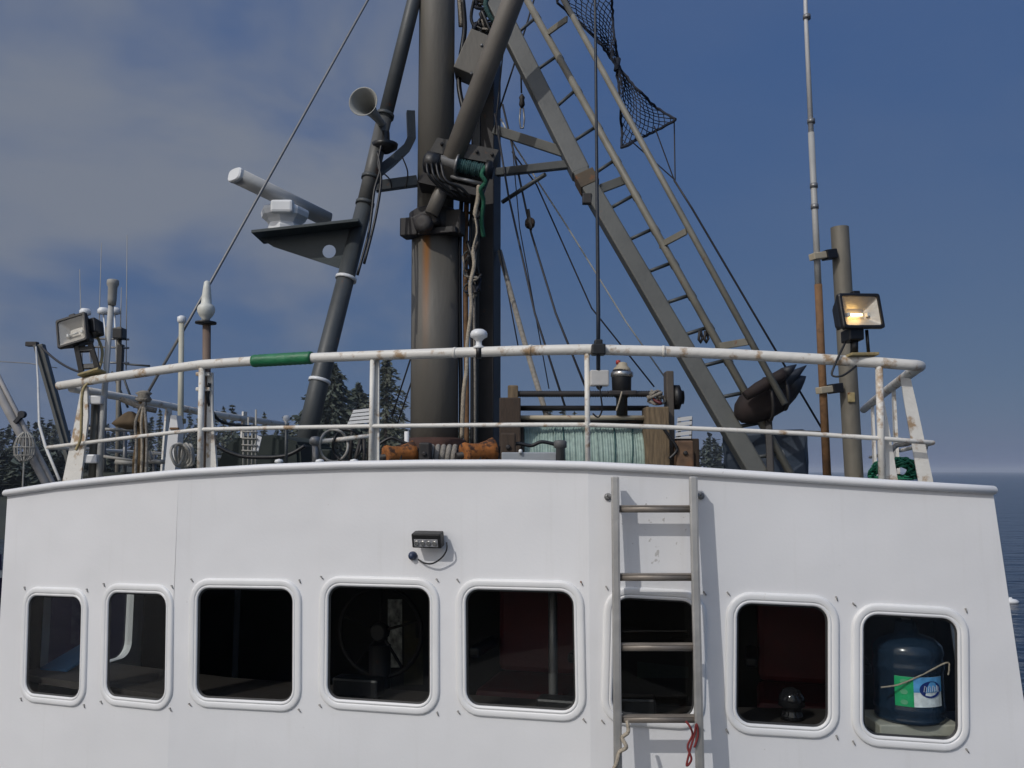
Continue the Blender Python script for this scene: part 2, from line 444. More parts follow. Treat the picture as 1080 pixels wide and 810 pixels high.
# conifers -----------------------------------------------------------
def conifer_mesh(seed, h, w, tiers, per, leafs, leafsize, droop=.35, bare=.12, blunt=1.1):
    rnd = random.Random(seed)
    crown = B()
    for tix in range(tiers):
        f = tix / (tiers - 1)
        z = h * (bare + (1 - bare) * f)
        rad = w * min(1, (1 - f) ** .75 * blunt) * rnd.uniform(.7, 1.15) + .15
        nb = max(3, int(per * (1 - f * .6)))
        for k in range(nb):
            a = rnd.uniform(0, 2 * math.pi); l = rad * rnd.uniform(.55, 1.1)
            for q in range(leafs):
                s = (q + rnd.random()) / leafs
                p = Vector((math.cos(a) * l * s, math.sin(a) * l * s, z - droop * l * s * s + rnd.uniform(-.2, .2)))
                d = Vector((math.cos(a), math.sin(a), -.5 * droop)) + Vector((rnd.uniform(-.7, .7), rnd.uniform(-.7, .7), rnd.uniform(-.6, .4)))
                d.normalize(); x, y = frame_of(d); rot = rnd.uniform(0, 3.14); x = x * math.cos(rot) + y * math.sin(rot)
                sz = leafsize * rnd.uniform(.6, 1.3)
                v = [crown.verts.new(p + o_) for o_ in (d * -sz, x * sz * .33, d * sz, x * -sz * .33)]
                crown.faces.new(v)
    trunk = B(); tube(trunk, [(0, 0, -1.2), (.05, 0, h * .5), (0, 0, h * .97)], [w * .10 + .05, w * .06 + .03, .03], 7)
    return crown, trunk
def tree(name, x, topy, d, wpx, seed, label, m, tiers=26, per=9, leafs=7, leafsize=.5, bare=.1, group=None):
    top = P(x, topy, d); g = ground_h(top.x, top.y); h = top.z - g; w = wpx * PX(d) / 2
    t = thing(name, label, 'tree', (top.x, top.y, g), group)
    cr, tr = conifer_mesh(seed, h, w, tiers, per, leafs, leafsize, bare=bare, blunt=1.9)
    for n_, b_, mm_ in (('crown', cr, m), ('trunk', tr, M_bark)):
        me = bpy.data.meshes.new(n_); b_.to_mesh(me); b_.free(); me.materials.append(mm_)
        o = bpy.data.objects.new(n_, me); C.objects.link(o); o.parent = t
    return t
near_group = 'tall conifers seen between the mast and the port leg'
tree('conifer_tree', 327, 424, 120, 60, 1, 'short bushy conifer half hidden by the lower end of the port mast leg', M_leaf2, 22, 18, 9, .5, group=near_group)
tree('conifer_tree', 352, 386, 118, 84, 2, 'broad dense conifer just right of the port mast leg', M_leaf, 34, 26, 12, .55, group=near_group)
tree('conifer_tree', 378, 407, 125, 64, 3, 'lower rounded conifer above the white slatted panel', M_leaf, 26, 20, 10, .55, group=near_group)
tree('conifer_tree', 408, 377, 112, 66, 4, 'tall airy conifer beside the mast behind the guard rail post', M_leaf2, 36, 13, 11, .42, group=near_group)
shapes = []
for s in range(4):
    cr, tr = conifer_mesh(40 + s, 20, (3.6, 2.9, 4.2, 3.2)[s], 20, 7, 5, .95, bare=.08)
    pair = []
    for n_, b_, mm_ in (('crown', cr, (M_leaf, M_leaf2)[s % 2]), ('trunk', tr, M_bark)):
        me = bpy.data.meshes.new(n_); b_.to_mesh(me); b_.free(); me.materials.append(mm_); pair.append(me)
    shapes.append(pair)
far = [(16, 438), (30, 446), (44, 441), (57, 449), (160, 441), (169, 434), (200, 437), (209, 443), (227, 435), (236, 431), (245, 428), (256, 440), (268, 443), (279, 437),
       (291, 446), (300, 441), (392, 436), (425, 440), (533, 434), (580, 434), (593, 429), (606, 436), (668, 446)]
where = ['at the left edge of the picture', 'left of the white boom', 'above the hanging net bag', 'right of the grey boom foot', 'left of the white stanchion', 'behind the brown canvas bundle',
         'right of the thin cream pole', 'left of the cone antenna post', 'right of the cone antenna post', 'left of the tallest far conifer', 'tallest of the far row right of the cone antenna',
         'right of the tallest far conifer', 'above the small white bracket', 'above the dark green cover', 'beside the short white lamp', 'under the port mast leg',
         'behind the slatted panel', 'touching the left side of the mast', 'right of the dark square column', 'left above the reel drum', 'above the middle of the reel drum', 'right of the reel post',
         'behind the reel motor']
for i, ((x, ty), wh) in enumerate(zip(far, where)):
    d = 185 + 22 * math.sin(i * 2.3)
    top = P(x, ty, d); g = ground_h(top.x, top.y)
    t = thing('distant_conifer', 'small dark far conifer ' + wh, 'tree', (top.x, top.y, g), 'far conifers along the shore')
    sc = (top.z - g) / 20
    for me in shapes[i % 4]:
        o = bpy.data.objects.new(me.name.split('.')[0], me); C.objects.link(o); o.parent = t; o.scale = (sc, sc, sc)
bm = B(); rnd = random.Random(5)
for i in range(620):
    d = rnd.uniform(215, 300); px = rnd.uniform(-260, 760) if i < 420 else (rnd.uniform(560, 790) if i < 480 else rnd.uniform(-120, 700))
    if i >= 480: d = rnd.uniform(100, 150)
    p = P(px, 497, d); g = ground_h(p.x, p.y)
    if g < -.6: continue
    h = (P(px, 441 + rnd.uniform(0, 14) + (14 if px > 560 else 0), d).z - g) * rnd.uniform(.75, 1.0) * (1 if i < 480 else .55); w = h * rnd.uniform(.16, .26)
    for k in range(70):
        f = rnd.random(); a = rnd.uniform(0, 6.28); rr = w * (1 - f) * rnd.uniform(.3, 1.1)
        c = Vector((p.x + math.cos(a) * rr, p.y + math.sin(a) * rr, g + h * f)); sz = rnd.uniform(.6, 1.5)
        dd = Vector((math.cos(a), math.sin(a), rnd.uniform(-.8, .5))).normalized(); x, y = frame_of(dd)
        bm.faces.new([bm.verts.new(c + o_) for o_ in (dd * -sz, x * sz * .5, dd * sz, x * -sz * .5)])
tag(obj('forest', bm, M_leaf), 'dark far forest behind the shore', 'forest', kind='stuff')

# ================================================================== our boat: wheelhouse
DECK = ZC - 1.72
def plane_from(p, ang):
    """vertical plane through p whose horizontal run turns ang degrees away from the camera to the left"""
    u = Vector((math.cos(R(ang)), -math.sin(R(ang)), 0)); n = Vector((-math.sin(R(ang)), -math.cos(R(ang)), 0))
    return (Vector(p), u, n)
def hit(x, y, pl, off=0.0):
    p, u, n = pl
    r = ray(x, y); o = p + n * off
    t = (o - EYE).dot(n) / r.dot(n)
    return EYE + r * t
BC = Vector((0.330, 3.80, 0)); AB = Vector((-1.653, 4.35, 0))
PL_A = plane_from(AB, 24.0); PL_B = plane_from(BC, 15.5); PL_C = plane_from(BC, 5.0)
# roof line in photo pixels
TOP_A = [(8, 520), (60, 512), (120, 505.5), (190, 499)]
TOP_B = [(190, 499), (280, 493.5), (360, 490.5), (450, 489), (540, 489), (620, 491)]
TOP_C = [(620, 491), (720, 496), (840, 504), (940, 510.5), (1047, 517)]
def seam(p, z): return Vector((p.x, p.y, z))
topA = [hit(x, y, PL_A) for x, y in TOP_A]; topB = [hit(x, y, PL_B) for x, y in TOP_B]; topC = [hit(x, y, PL_C) for x, y in TOP_C]
topA[-1] = topB[0] = seam(AB, (topA[-1].z + topB[0].z) / 2); topB[-1] = topC[0] = seam(BC, (topB[-1].z + topC[0].z) / 2)
lip_pts = topA + topB[1:] + topC[1:]
cl = hit(0, 650, PL_A); cr_ = hit(1080, 740, PL_C)
def extend(a, b, z):
    t = (z - a.z) / (b.z - a.z); return a + (b - a) * t
botL = extend(topA[0], cl, DECK); botR = extend(topC[-1], cr_, DECK)
def deck_z(p):
    s = Vector(p).dot(LAT); pr = [(q.dot(LAT), q.z) for q in lip_pts]
    if s <= pr[0][0]: return pr[0][1] - .02
    for (a, za), (b, zb) in zip(pr, pr[1:]):
        if s <= b: return za + (zb - za) * (s - a) / (b - a) - .02
    return pr[-1][1] - .02

# window quads in photo pixels: xL, xR, yTL, yTR, yBL, yBR
WIN = [(23.5, 92.5, 618.5, 620.5, 739.5, 747, 'A'), (107.5, 183, 614.5, 617, 743, 750.5, 'A'),
       (200, 318.5, 609.5, 611, 745.5, 751.5, 'B'), (337, 464, 606.5, 610, 747, 755, 'B'), (481.5, 619 - 1.5, 609.5, 613, 754, 762, 'B'),
       (635.5, 744.5, 617, 623.5, 764, 770.5, 'C'), (765, 885, 623, 629, 773.5, 780, 'C'), (898, 1022, 634.5, 641.5, 786, 794, 'C')]
PLS = {'A': PL_A, 'B': PL_B, 'C': PL_C}
BORD = .047
def rrect(u0, u1, v0, v1, r, n=6):
    pts = []
    for cx, cy, a0 in ((u1 - r, v1 - r, 0), (u0 + r, v1 - r, 90), (u0 + r, v0 + r, 180), (u1 - r, v0 + r, 270)):
        for k in range(n + 1):
            a = R(a0 + 90 * k / n); pts.append((cx + r * math.cos(a), cy + r * math.sin(a)))
    return pts
class WinFrame:
    def __init__(s, q):
        xl, xr, ytl, ytr, ybl, ybr, f = q
        pl = PLS[f]; s.n = pl[2]
        tl, tr, bl, br = (hit(x, y, pl) for x, y in ((xl, ytl), (xr, ytr), (xl, ybl), (xr, ybr)))
        s.c = (tl + tr + bl + br) / 4
        uu = ((tr - tl) + (br - bl)).normalized()
        vv = ((tl - bl) + (tr - br)).normalized(); vv = (vv - uu * vv.dot(uu)).normalized()
        s.u, s.v = uu, vv
        s.w = ((tr - tl).length + (br - bl).length) / 2; s.h = ((tl - bl).length + (tr - br).length) / 2
        s.f = f
    def pt(s, u, v, d=0): return s.c + s.u * u + s.v * v + s.n * d
    def loop(s, inset, d, rr=.105):
        w, h = s.w / 2 - inset, s.h / 2 - inset
        return [s.pt(u, v, d) for u, v in rrect(-w, w, -h, h, max(.02, rr - inset))]
WF = [WinFrame(q) for q in WIN]
wheelhouse = thing('wheelhouse', 'white steel wheelhouse front with eight round-cornered windows in a row', 'wheelhouse', (0, 5.2, DECK))

def holed_sheet(outer, holes):
    bm = B()
    def loop(pts):
        vs = [bm.verts.new(p) for p in pts]
        return [bm.edges.new((vs[i], vs[(i + 1) % len(vs)])) for i in range(len(vs))]
    e = loop(outer)
    for h in holes: e += loop(h)
    bmesh.ops.triangle_fill(bm, edges=e, use_beauty=True, use_dissolve=False)
    return bm
for f, top, b0, b1 in (('A', topA, botL, seam(AB, DECK)), ('B', topB, seam(AB, DECK), seam(BC, DECK)), ('C', topC, seam(BC, DECK), botR)):
    outer = [b0, b1] + top[::-1]
    hs_ = [w.loop(.012, 0) for w in WF if w.f == f]
    bm = holed_sheet(outer, hs_)
    o = obj('front_wall', bm, M_wall, wheelhouse)
# roof edge moulding
LEN = 9.5
bm = B()
edge_path = [lip_pts[0] + AFT * 1.2 + LAT * .0] + [lip_pts[0] + AFT * .05] + [p - (AFT * .012) for p in lip_pts] + [lip_pts[-1] + AFT * .05] + [lip_pts[-1] + AFT * 1.2]
tube(bm, edge_path, .0185, 10); obj('roof_edge', bm, M_wall, wheelhouse)
# roof deck, following the camber
bm = B(); prev = None
for k in range(9):
    row = [bm.verts.new(p + AFT * (LEN * k / 8) - UP * .012 + (AFT * .008 if k == 0 else Vector())) for p in lip_pts]
    if prev:
        for a in range(len(row) - 1): bm.faces.new((prev[a], prev[a+1], row[a+1], row[a]))
    prev = row
obj('roof_deck', bm, M_deck, wheelhouse)
# side walls with one window each, back wall
def side_wall(ctop, cbot, out, tspan, zspan, name):
    u = AFT
    def q(t, z):
        b = extend(ctop, cbot, z); return b + u * t
    z0, z1 = ZC + zspan[0], ZC + zspan[1]
    tm = (tspan[0] + tspan[1]) / 2; zm = (z0 + z1) / 2
    hole = [q(tm + a, zm + b) for a, b in rrect(-(tspan[1]-tspan[0])/2, (tspan[1]-tspan[0])/2, -(z1-z0)/2, (z1-z0)/2, .09)]
    outer = [q(0, DECK), q(LEN, DECK), q(LEN, ctop.z), q(0, ctop.z)]
    o = obj('side_wall', holed_sheet(outer, [hole]), M_wall, wheelhouse)
    bm = B(); rings = []
    for ins, d in ((-.03, .02), (-.03, -.03), (.022, -.035), (.022, .02)):
        rings.append([bm.verts.new(q(tm + a, zm + b) + out * d) for a, b in rrect(-(tspan[1]-tspan[0])/2 + ins, (tspan[1]-tspan[0])/2 - ins, -(z1-z0)/2 + ins, (z1-z0)/2 - ins, .09)])
    for a, b in zip(rings, rings[1:] + rings[:1]):
        for k in range(len(a)): bm.faces.new((a[k], a[(k+1) % len(a)], b[(k+1) % len(a)], b[k]))
    w = obj('window', bm, M_frame, wheelhouse)
    bm = B(); bm.faces.new([bm.verts.new(q(tm + a, zm + b)) for a, b in rrect(-(tspan[1]-tspan[0])/2 + .01, (tspan[1]-tspan[0])/2 - .01, -(z1-z0)/2 + .01, (z1-z0)/2 - .01, .09)])
    obj('pane', bm, M_sideglass, w)
side_wall(topA[0], botL, -LAT, (.30, 1.05), (-1.22, -.62), 'port')
side_wall(topC[-1], botR, LAT, (.35, 1.15), (-1.22, -.62), 'starboard')
bm = B(); bm.faces.new([bm.verts.new(v) for v in (botL + AFT * LEN, botR + AFT * LEN, topC[-1] + AFT * LEN, topA[0] + AFT * LEN)])
obj('back_wall', bm, M_wall, wheelhouse)
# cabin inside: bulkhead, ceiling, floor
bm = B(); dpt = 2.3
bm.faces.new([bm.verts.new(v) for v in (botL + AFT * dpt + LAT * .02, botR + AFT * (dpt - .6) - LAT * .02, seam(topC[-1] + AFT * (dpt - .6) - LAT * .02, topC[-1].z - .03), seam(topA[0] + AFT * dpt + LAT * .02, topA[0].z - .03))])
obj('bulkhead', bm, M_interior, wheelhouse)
bm = B()
for pa, pb in zip(lip_pts, lip_pts[1:]):
    o1 = -UP * .1 + AFT * .012
    bm.faces.new([bm.verts.new(v) for v in (pa + o1, pb + o1, pb + AFT * 1.7 - UP * .1, pa + AFT * 1.7 - UP * .1)])
obj('ceiling', bm, M_ceil, wheelhouse)
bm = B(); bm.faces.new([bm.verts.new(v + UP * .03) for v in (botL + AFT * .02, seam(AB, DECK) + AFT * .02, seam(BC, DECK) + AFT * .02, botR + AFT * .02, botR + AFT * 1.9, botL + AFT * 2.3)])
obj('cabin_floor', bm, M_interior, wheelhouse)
# console shelf under the windows
SILL = ZC - 1.10
bm = B()
fr = [botL + LAT * .08, seam(AB, DECK), seam(BC, DECK), botR - LAT * .12]
fr = [seam(p, SILL) + AFT * .06 for p in fr]
prism(bm, fr + [p + AFT * .42 for p in fr[::-1]], UP * -.035)
obj('console_shelf', bm, mat('console', (.03, .025, .022), .6), wheelhouse)
# inner side linings so the cabin stays dark
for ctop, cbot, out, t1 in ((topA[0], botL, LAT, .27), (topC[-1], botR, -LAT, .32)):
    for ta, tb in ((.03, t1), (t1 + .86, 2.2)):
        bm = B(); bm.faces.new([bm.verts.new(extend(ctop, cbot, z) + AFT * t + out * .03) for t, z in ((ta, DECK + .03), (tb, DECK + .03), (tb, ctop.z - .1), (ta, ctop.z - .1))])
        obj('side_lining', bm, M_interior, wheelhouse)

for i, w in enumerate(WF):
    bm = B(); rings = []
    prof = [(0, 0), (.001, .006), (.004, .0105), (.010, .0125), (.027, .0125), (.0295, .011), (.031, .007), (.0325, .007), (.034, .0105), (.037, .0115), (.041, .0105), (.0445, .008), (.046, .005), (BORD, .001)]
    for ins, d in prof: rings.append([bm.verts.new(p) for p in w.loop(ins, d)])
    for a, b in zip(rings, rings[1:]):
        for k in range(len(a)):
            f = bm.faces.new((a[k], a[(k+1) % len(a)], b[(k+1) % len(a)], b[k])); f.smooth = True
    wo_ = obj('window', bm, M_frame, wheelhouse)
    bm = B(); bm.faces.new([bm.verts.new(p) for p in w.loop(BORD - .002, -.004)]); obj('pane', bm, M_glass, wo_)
    bm = B(); r0 = [bm.verts.new(p) for p in w.loop(BORD - .0015, .0045)]; r1 = [bm.verts.new(p) for p in w.loop(BORD + .007, -.003)]
    for k in range(len(r0)): bm.faces.new((r0[k], r0[(k+1) % len(r0)], r1[(k+1) % len(r0)], r1[k]))
    obj('gasket', bm, M_gasket, wo_)
    for su in (-1, 1):
        for sv in (-1, 1):
            c = w.pt(su * (w.w / 2 - .010), sv * (w.h / 2 - .010), .0)
            bm = B(); dv = (w.u * .75 - w.v).normalized()
            jj = random.Random(i * 9 + su * 2 + sv).uniform(-.35, .35); dv = (dv + w.u * jj).normalized()
            tube(bm, [c - dv * .008 + w.n * .006, c + dv * .010 + w.n * .004], [.0032, .0022], 6)
            tube(bm, [c - dv * .007 - w.n * .002, c - dv * .007 + w.n * .008], .0036, 6)
            obj('clip', bm, M_clip, wo_)

# foredeck and hull ---------------------------------------------------
mid = (botL + botR) / 2
bm = B()
bow = [(-7.5, 0, .55), (-5.5, 1.3, .35), (-3, 2.2, .15), (0, 2.75, 0), (5, 2.9, -.1), (11, 2.7, -.1), (14, 2.4, 0)]
def hp(t, s, z): 
    q = mid + AFT * t + LAT * s; return Vector((q.x, q.y, z))
port, star = [], []
for t, s, dz in bow:
    port.append([hp(t, -s * k - .02, z) for k, z in ((.55 if t > -7 else 0, -1.0), (.9, 1.2), (1, DECK + dz + .0))])
    star.append([hp(t, s * k + .02, z) for k, z in ((.55 if t > -7 else 0, -1.0), (.9, 1.2), (1, DECK + dz + .0))])
hull = thing('boat_hull', 'dark painted hull and foredeck carrying the white wheelhouse', 'hull', (mid.x, mid.y, 0))
for sidep in (port, star):
    for a, b in zip(sidep, sidep[1:]):
        for k in range(2): bm.faces.new([bm.verts.new(v) for v in (a[k], b[k], b[k+1], a[k+1])])
bm.faces.new([bm.verts.new(v) for v in port[-1] + star[-1][::-1]])
obj('plating', bm, M_hull, hull)
bm = B()
for i in range(len(bow) - 1):
    bm.faces.new([bm.verts.new(v - UP * .004) for v in (seam(port[i][2], DECK), seam(star[i][2], DECK), seam(star[i+1][2], DECK), seam(port[i+1][2], DECK))])
obj('deck', bm, M_deck, hull)
M_unseen_bulwark = mat('unseen_bulwark_dark_paint', (0.03, 0.034, 0.036), 0.6, var=.25, rust=.15)  # unseen bow bulwark, added dark so the window panes reflect dark
for sidep, sg in ((port, -1), (star, 1)):
    pts = [p[2] for p in sidep[:4]]; pts[-1] = pts[-2].lerp(pts[-1], .45)
    bm = B()
    for a, b in zip(pts, pts[1:]):
        prism(bm, [seam(a, DECK - .05), seam(b, DECK - .05), seam(b, DECK + .8), seam(a, DECK + .8 + .25 * (a == pts[0]))], LAT * sg * .05)
    obj('unseen_bulwark', bm, M_unseen_bulwark, hull)
    bm = B(); tube(bm, [seam(p, DECK + .83 + .25 * (p == pts[0])) for p in pts], .05, 8); obj('unseen_cap_rail', bm, M_unseen_bulwark, hull)

# ================================================================== things on the front wall
# aluminium ladder
lt = thing('ladder', 'grey aluminium ladder leaning on the white wheelhouse front over the sixth window', 'ladder', seam(hit(690, 800, PL_C, .3), DECK))
def lad(x, y):
    f = max(0, (y - 505) / 300.0); return hit(x, y, PL_C, .085 + .075 * f)
def ladz(x0, x1, y):    # rail path is straight in space, running from top to the deck
    a = lad(x0, 503); b = lad(x1, 809); return extend(a, b, DECK + .0), a
for x0, x1 in ((648.5, 651.5), (730.5, 737.5)):
    b, a = ladz(x0, x1, 0); bm = B()
    beam(bm, b, a, .026, .062, PL_C[1], .003); beam(bm, b + PL_C[2] * .026, a + PL_C[2] * .026, .034, .008, PL_C[1], .002)
    obj('side_rail', bm, M_alu, lt)
rys = [538, 609.5, 684, 760]
a0, b0 = lad(648.5, 503), lad(651.5, 809); a1, b1 = lad(730.5, 503), lad(737.5, 809)
t0 = (538.5 - 503) / 306; dt = ((760 - 538) / 306) / 3
for k in range(7):
    t = t0 + dt * k
    # follow the photo: rung k sits at rys[k], the rest continue evenly to the deck
    pa, pb = a0 + (b0 - a0) * t, a1 + (b1 - a1) * t
    if pa.z < DECK + .08: break
    bm = B(); tube(bm, [pa, pb], .0155, 10)
    box(bm, (pa + pb) / 2 + UP * .013, (pb - pa).length, .030, .006, (pb - pa).normalized(), PL_C[2], (pb - pa).normalized().cross(PL_C[2]) * -1, .001)
    obj('rung', bm, M_rung_shaded, lt)
for x, y, sx in ((645, 524, -1), (735, 523, 1)):
    p = lad(x, y); q = hit(x + sx * 4, y, PL_C, .0)
    bm = B(); tube(bm, [p, p.lerp(q, .8) + UP * .01, q], .007, 6); lathe(bm, q + PL_C[2] * .0, PL_C[2], [(.016, 0), (.016, .008), (.008, .012)], 8)
    obj('hook', bm, M_steel, lt)
# cords tied to the ladder
def cord(name, pts, r, m, label, cat='rope', group=None):
    sp__ = smooth_path(pts, 6)
    if isinstance(r, list): r = (r + [r[-1]] * len(sp__))[:len(sp__)]
    bm = B(); tube(bm, sp__, r, 7)
    p = pts[0]; return tag(obj(name, bm, m, None, at=pts[0]), label, cat, group)
L_ = lambda x, y, o=.0: lad(x, y) + PL_C[2] * (.04 + o)
cord('rope', [L_(661, 757), L_(662, 768, .01), L_(656, 775), L_(660, 784, .01), L_(653, 790), L_(650, 800, .01), L_(646, 812), L_(648, 830)], .008, M_rope_cream, 'cream rope knotted round the left side of the ladder rung')
cord('cord', [L_(722, 757, .01), L_(726, 762, .02), L_(729, 772), L_(724, 784), L_(728, 797), L_(723, 804), L_(726, 790), L_(731, 772), L_(733, 760, .01), L_(735, 772), L_(731, 785)], .0045, M_rope_red, 'dark red cord dangling from the right end of the ladder rung')

# small work lamp
wl = hit(456, 568, PL_B); nB, uB = PL_B[2], PL_B[1]
t = thing('work_lamp', 'small black rectangular work lamp on the white wall above the fourth window', 'lamp', wl)
c = wl + nB * .055; fz = (UP - nB * .25).normalized(); fy = (nB + UP * -.25).normalized(); fz = uB.cross(fy); 
if fz.z < 0: fz = -fz
bm = B(); box(bm, c, .138, .05, .066, uB, fy, fz, .006); 
for k in range(6): box(bm, c - fy * .03 + fz * (-.025 + .01 * k), .12, .02, .004, uB, fy, fz)
body = obj('housing', bm, M_black, t)
bm = B(); box(bm, c + fy * .0265 - fz * .008, .112, .004, .034, uB, fy, fz, .001); obj('lens', bm, mat('lamp_lens', (.25, .25, .26), .25, bump=.6, bscale=60), body)
for k in range(4):
    bm = B(); lathe(bm, c + fy * .0285 - fz * .008 + uB * (-.042 + .028 * k), fy, [(.011, 0), (.011, .003), (.006, .0015), (.003, .001)], 12); obj('diode', bm, M_chrome, body)
bm = B(); box(bm, wl + nB * .012 + UP * .012, .06, .024, .03, uB, nB, UP, .003); obj('bracket', bm, M_black, t)
W_ = lambda x, y, o: hit(x, y, PL_B, o)
bm = B(); tube(bm, smooth_path([W_(471, 572, .05), W_(471, 580, .055), W_(466, 588, .045), W_(457, 594, .035), W_(448, 594, .02), W_(441, 590, .01)], 6), .0038, 6); obj('cable', bm, M_black, t)
bm = B(); lathe(bm, W_(436, 586, -.002), nB, [(.020, 0), (.020, .014), (.013, .02), (.013, .03), (.001, .032)], 12); obj('cable_gland', bm, mat('blue_grey_plastic', (.03, .045, .09), .4), t)

# ================================================================== guard rail on the roof
SET = -.17
def rp(x, y):
    pl = PL_A if x < 205 else (PL_B if x < 619 else PL_C)
    return hit(x, y, pl, SET)
gr = thing('guard_rail', 'white pipe guard rail along the front edge of the wheelhouse roof', 'railing', rp(540, 489))
TR = [(62, 407), (120, 397.5), (212, 384.5), (300, 378.5), (393, 375), (480, 372), (560, 369.5), (619, 368.5), (700, 370.5), (780, 374), (860, 378.5), (928, 382.5), (960, 385)]
tr_pts = [rp(x, y) for x, y in TR]
endR = tr_pts[-1]; endL = tr_pts[0]
aftR = [endR + LAT * .03 + AFT * .02, endR + LAT * .05 + AFT * .06, endR + LAT * .05 + AFT * .14, endR + AFT * 1.2 - UP * .02 + LAT * .05, endR + AFT * 2.2 - UP * .05 + LAT * .05]
bm = B(); tube(bm, tr_pts + aftR, .0245, 12); obj('top_rail', bm, M_rail, gr)
aftL = [endL + LAT * .06 + AFT * .03 - UP * .012, endL + AFT * .5 + LAT * .05 - UP * .03, endL + AFT * 1.3 + LAT * .05 - UP * .07, endL + AFT * 2.4 + LAT * .05 - UP * .1]
bm = B(); tube(bm, aftL, .024, 10); obj('side_top_rail', bm, M_rail, gr)
MR = [(50, 472), (140, 461), (211, 453), (300, 451), (393, 449.5), (480, 448.5), (560, 448), (619, 448), (700, 450.5), (790, 454.5), (860, 458), (930, 462.5), (984, 467)]
mr_pts = [rp(x, y) for x, y in MR]
bm = B(); tube(bm, mr_pts + [mr_pts[-1] + AFT * .12 + LAT * .01, mr_pts[-1] + AFT * 1.4 - UP * .02, mr_pts[-1] + AFT * 2.2 - UP * .03], .0105, 8); obj('mid_rail', bm, M_rail, gr)
bm = B(); tube(bm, [mr_pts[0], mr_pts[0] + AFT * .08 + LAT * .02, mr_pts[0] + AFT * 2.3 - UP * .04 + LAT * .03], .0105, 8); obj('side_mid_rail', bm, M_rail, gr)
def post(x0, y0, r, m=M_rail, x1=None):
    a = rp(x0, y0); b = seam(a, deck_z(a) - .01)
    if x1 is not None: q = rp(x1, 500); b = seam(q, deck_z(q) - .01)
    bm = B(); tube(bm, [b, a], r, 10); lathe(bm, b, UP, [(.045, 0), (.045, .018), (r, .022)], 12); return obj('post', bm, m, gr)
post(213, 386, .016, x1=211); post(393, 376, .0125); post(619, 370, .0125); post(927, 384, .016, x1=930)
# stanchion plates
def stanch(pts, th=.012, off=0):
    bm = B(); q = [rp(x, y) + AFT * off for x, y in pts]; prism(bm, q, AFT * th); return obj('stanchion_plate', bm, M_rail, gr)
stanch([(83, 407), (89, 407), (90, 440), (82, 508), (62, 512), (74, 455)], .014, .02)
stanch([(209, 392), (219, 392), (219, 430), (224, 503), (207, 503), (209, 440)], .014, .04)
stanch([(952, 396), (963, 398), (970, 428), (988, 512), (972, 512), (957, 428)], .014, .06)
stanch([(927, 420), (934, 422), (940, 455), (949, 510), (932, 510)], .014, .04)
stanch([(390, 376), (398, 376), (398, 500), (390, 500)], .01, .02)
for t_ in (.9, 1.8):
    for e_, sgn in ((endR + LAT * .05, 1), (endL + LAT * .05, -1)):
        p = e_ + AFT * t_ - UP * .03; b = seam(p, deck_z(p) - .02); bm = B()
        prism(bm, [p - AFT * .025, p + AFT * .025, b + AFT * .06, b - AFT * .06], LAT * .014); obj('stanchion_plate', bm, M_rail, gr)
# green wrapping on the top rail
ga, gb = rp(267, 380.8), rp(329, 377.2); gm = [ga.lerp(gb, i / 24) for i in range(25)]
bm = B(); tube(bm, gm, [.031 + .0022 * (i % 2) for i in range(25)], 14); obj('green_wrap', bm, M_green, gr)
# little pipe clamp marks
for x, y in ((480, 372), (560, 369.5), (700, 370.5), (300, 378.5)):
    bm = B(); p = rp(x, y); d = (rp(x + 3, y) - p).normalized(); tube(bm, [p - d * .006, p + d * .006], .0268, 12); obj('weld_ring', bm, M_rail, gr)

def stand_on_rail(p): return Vector((p.x, p.y, p.z + .024))

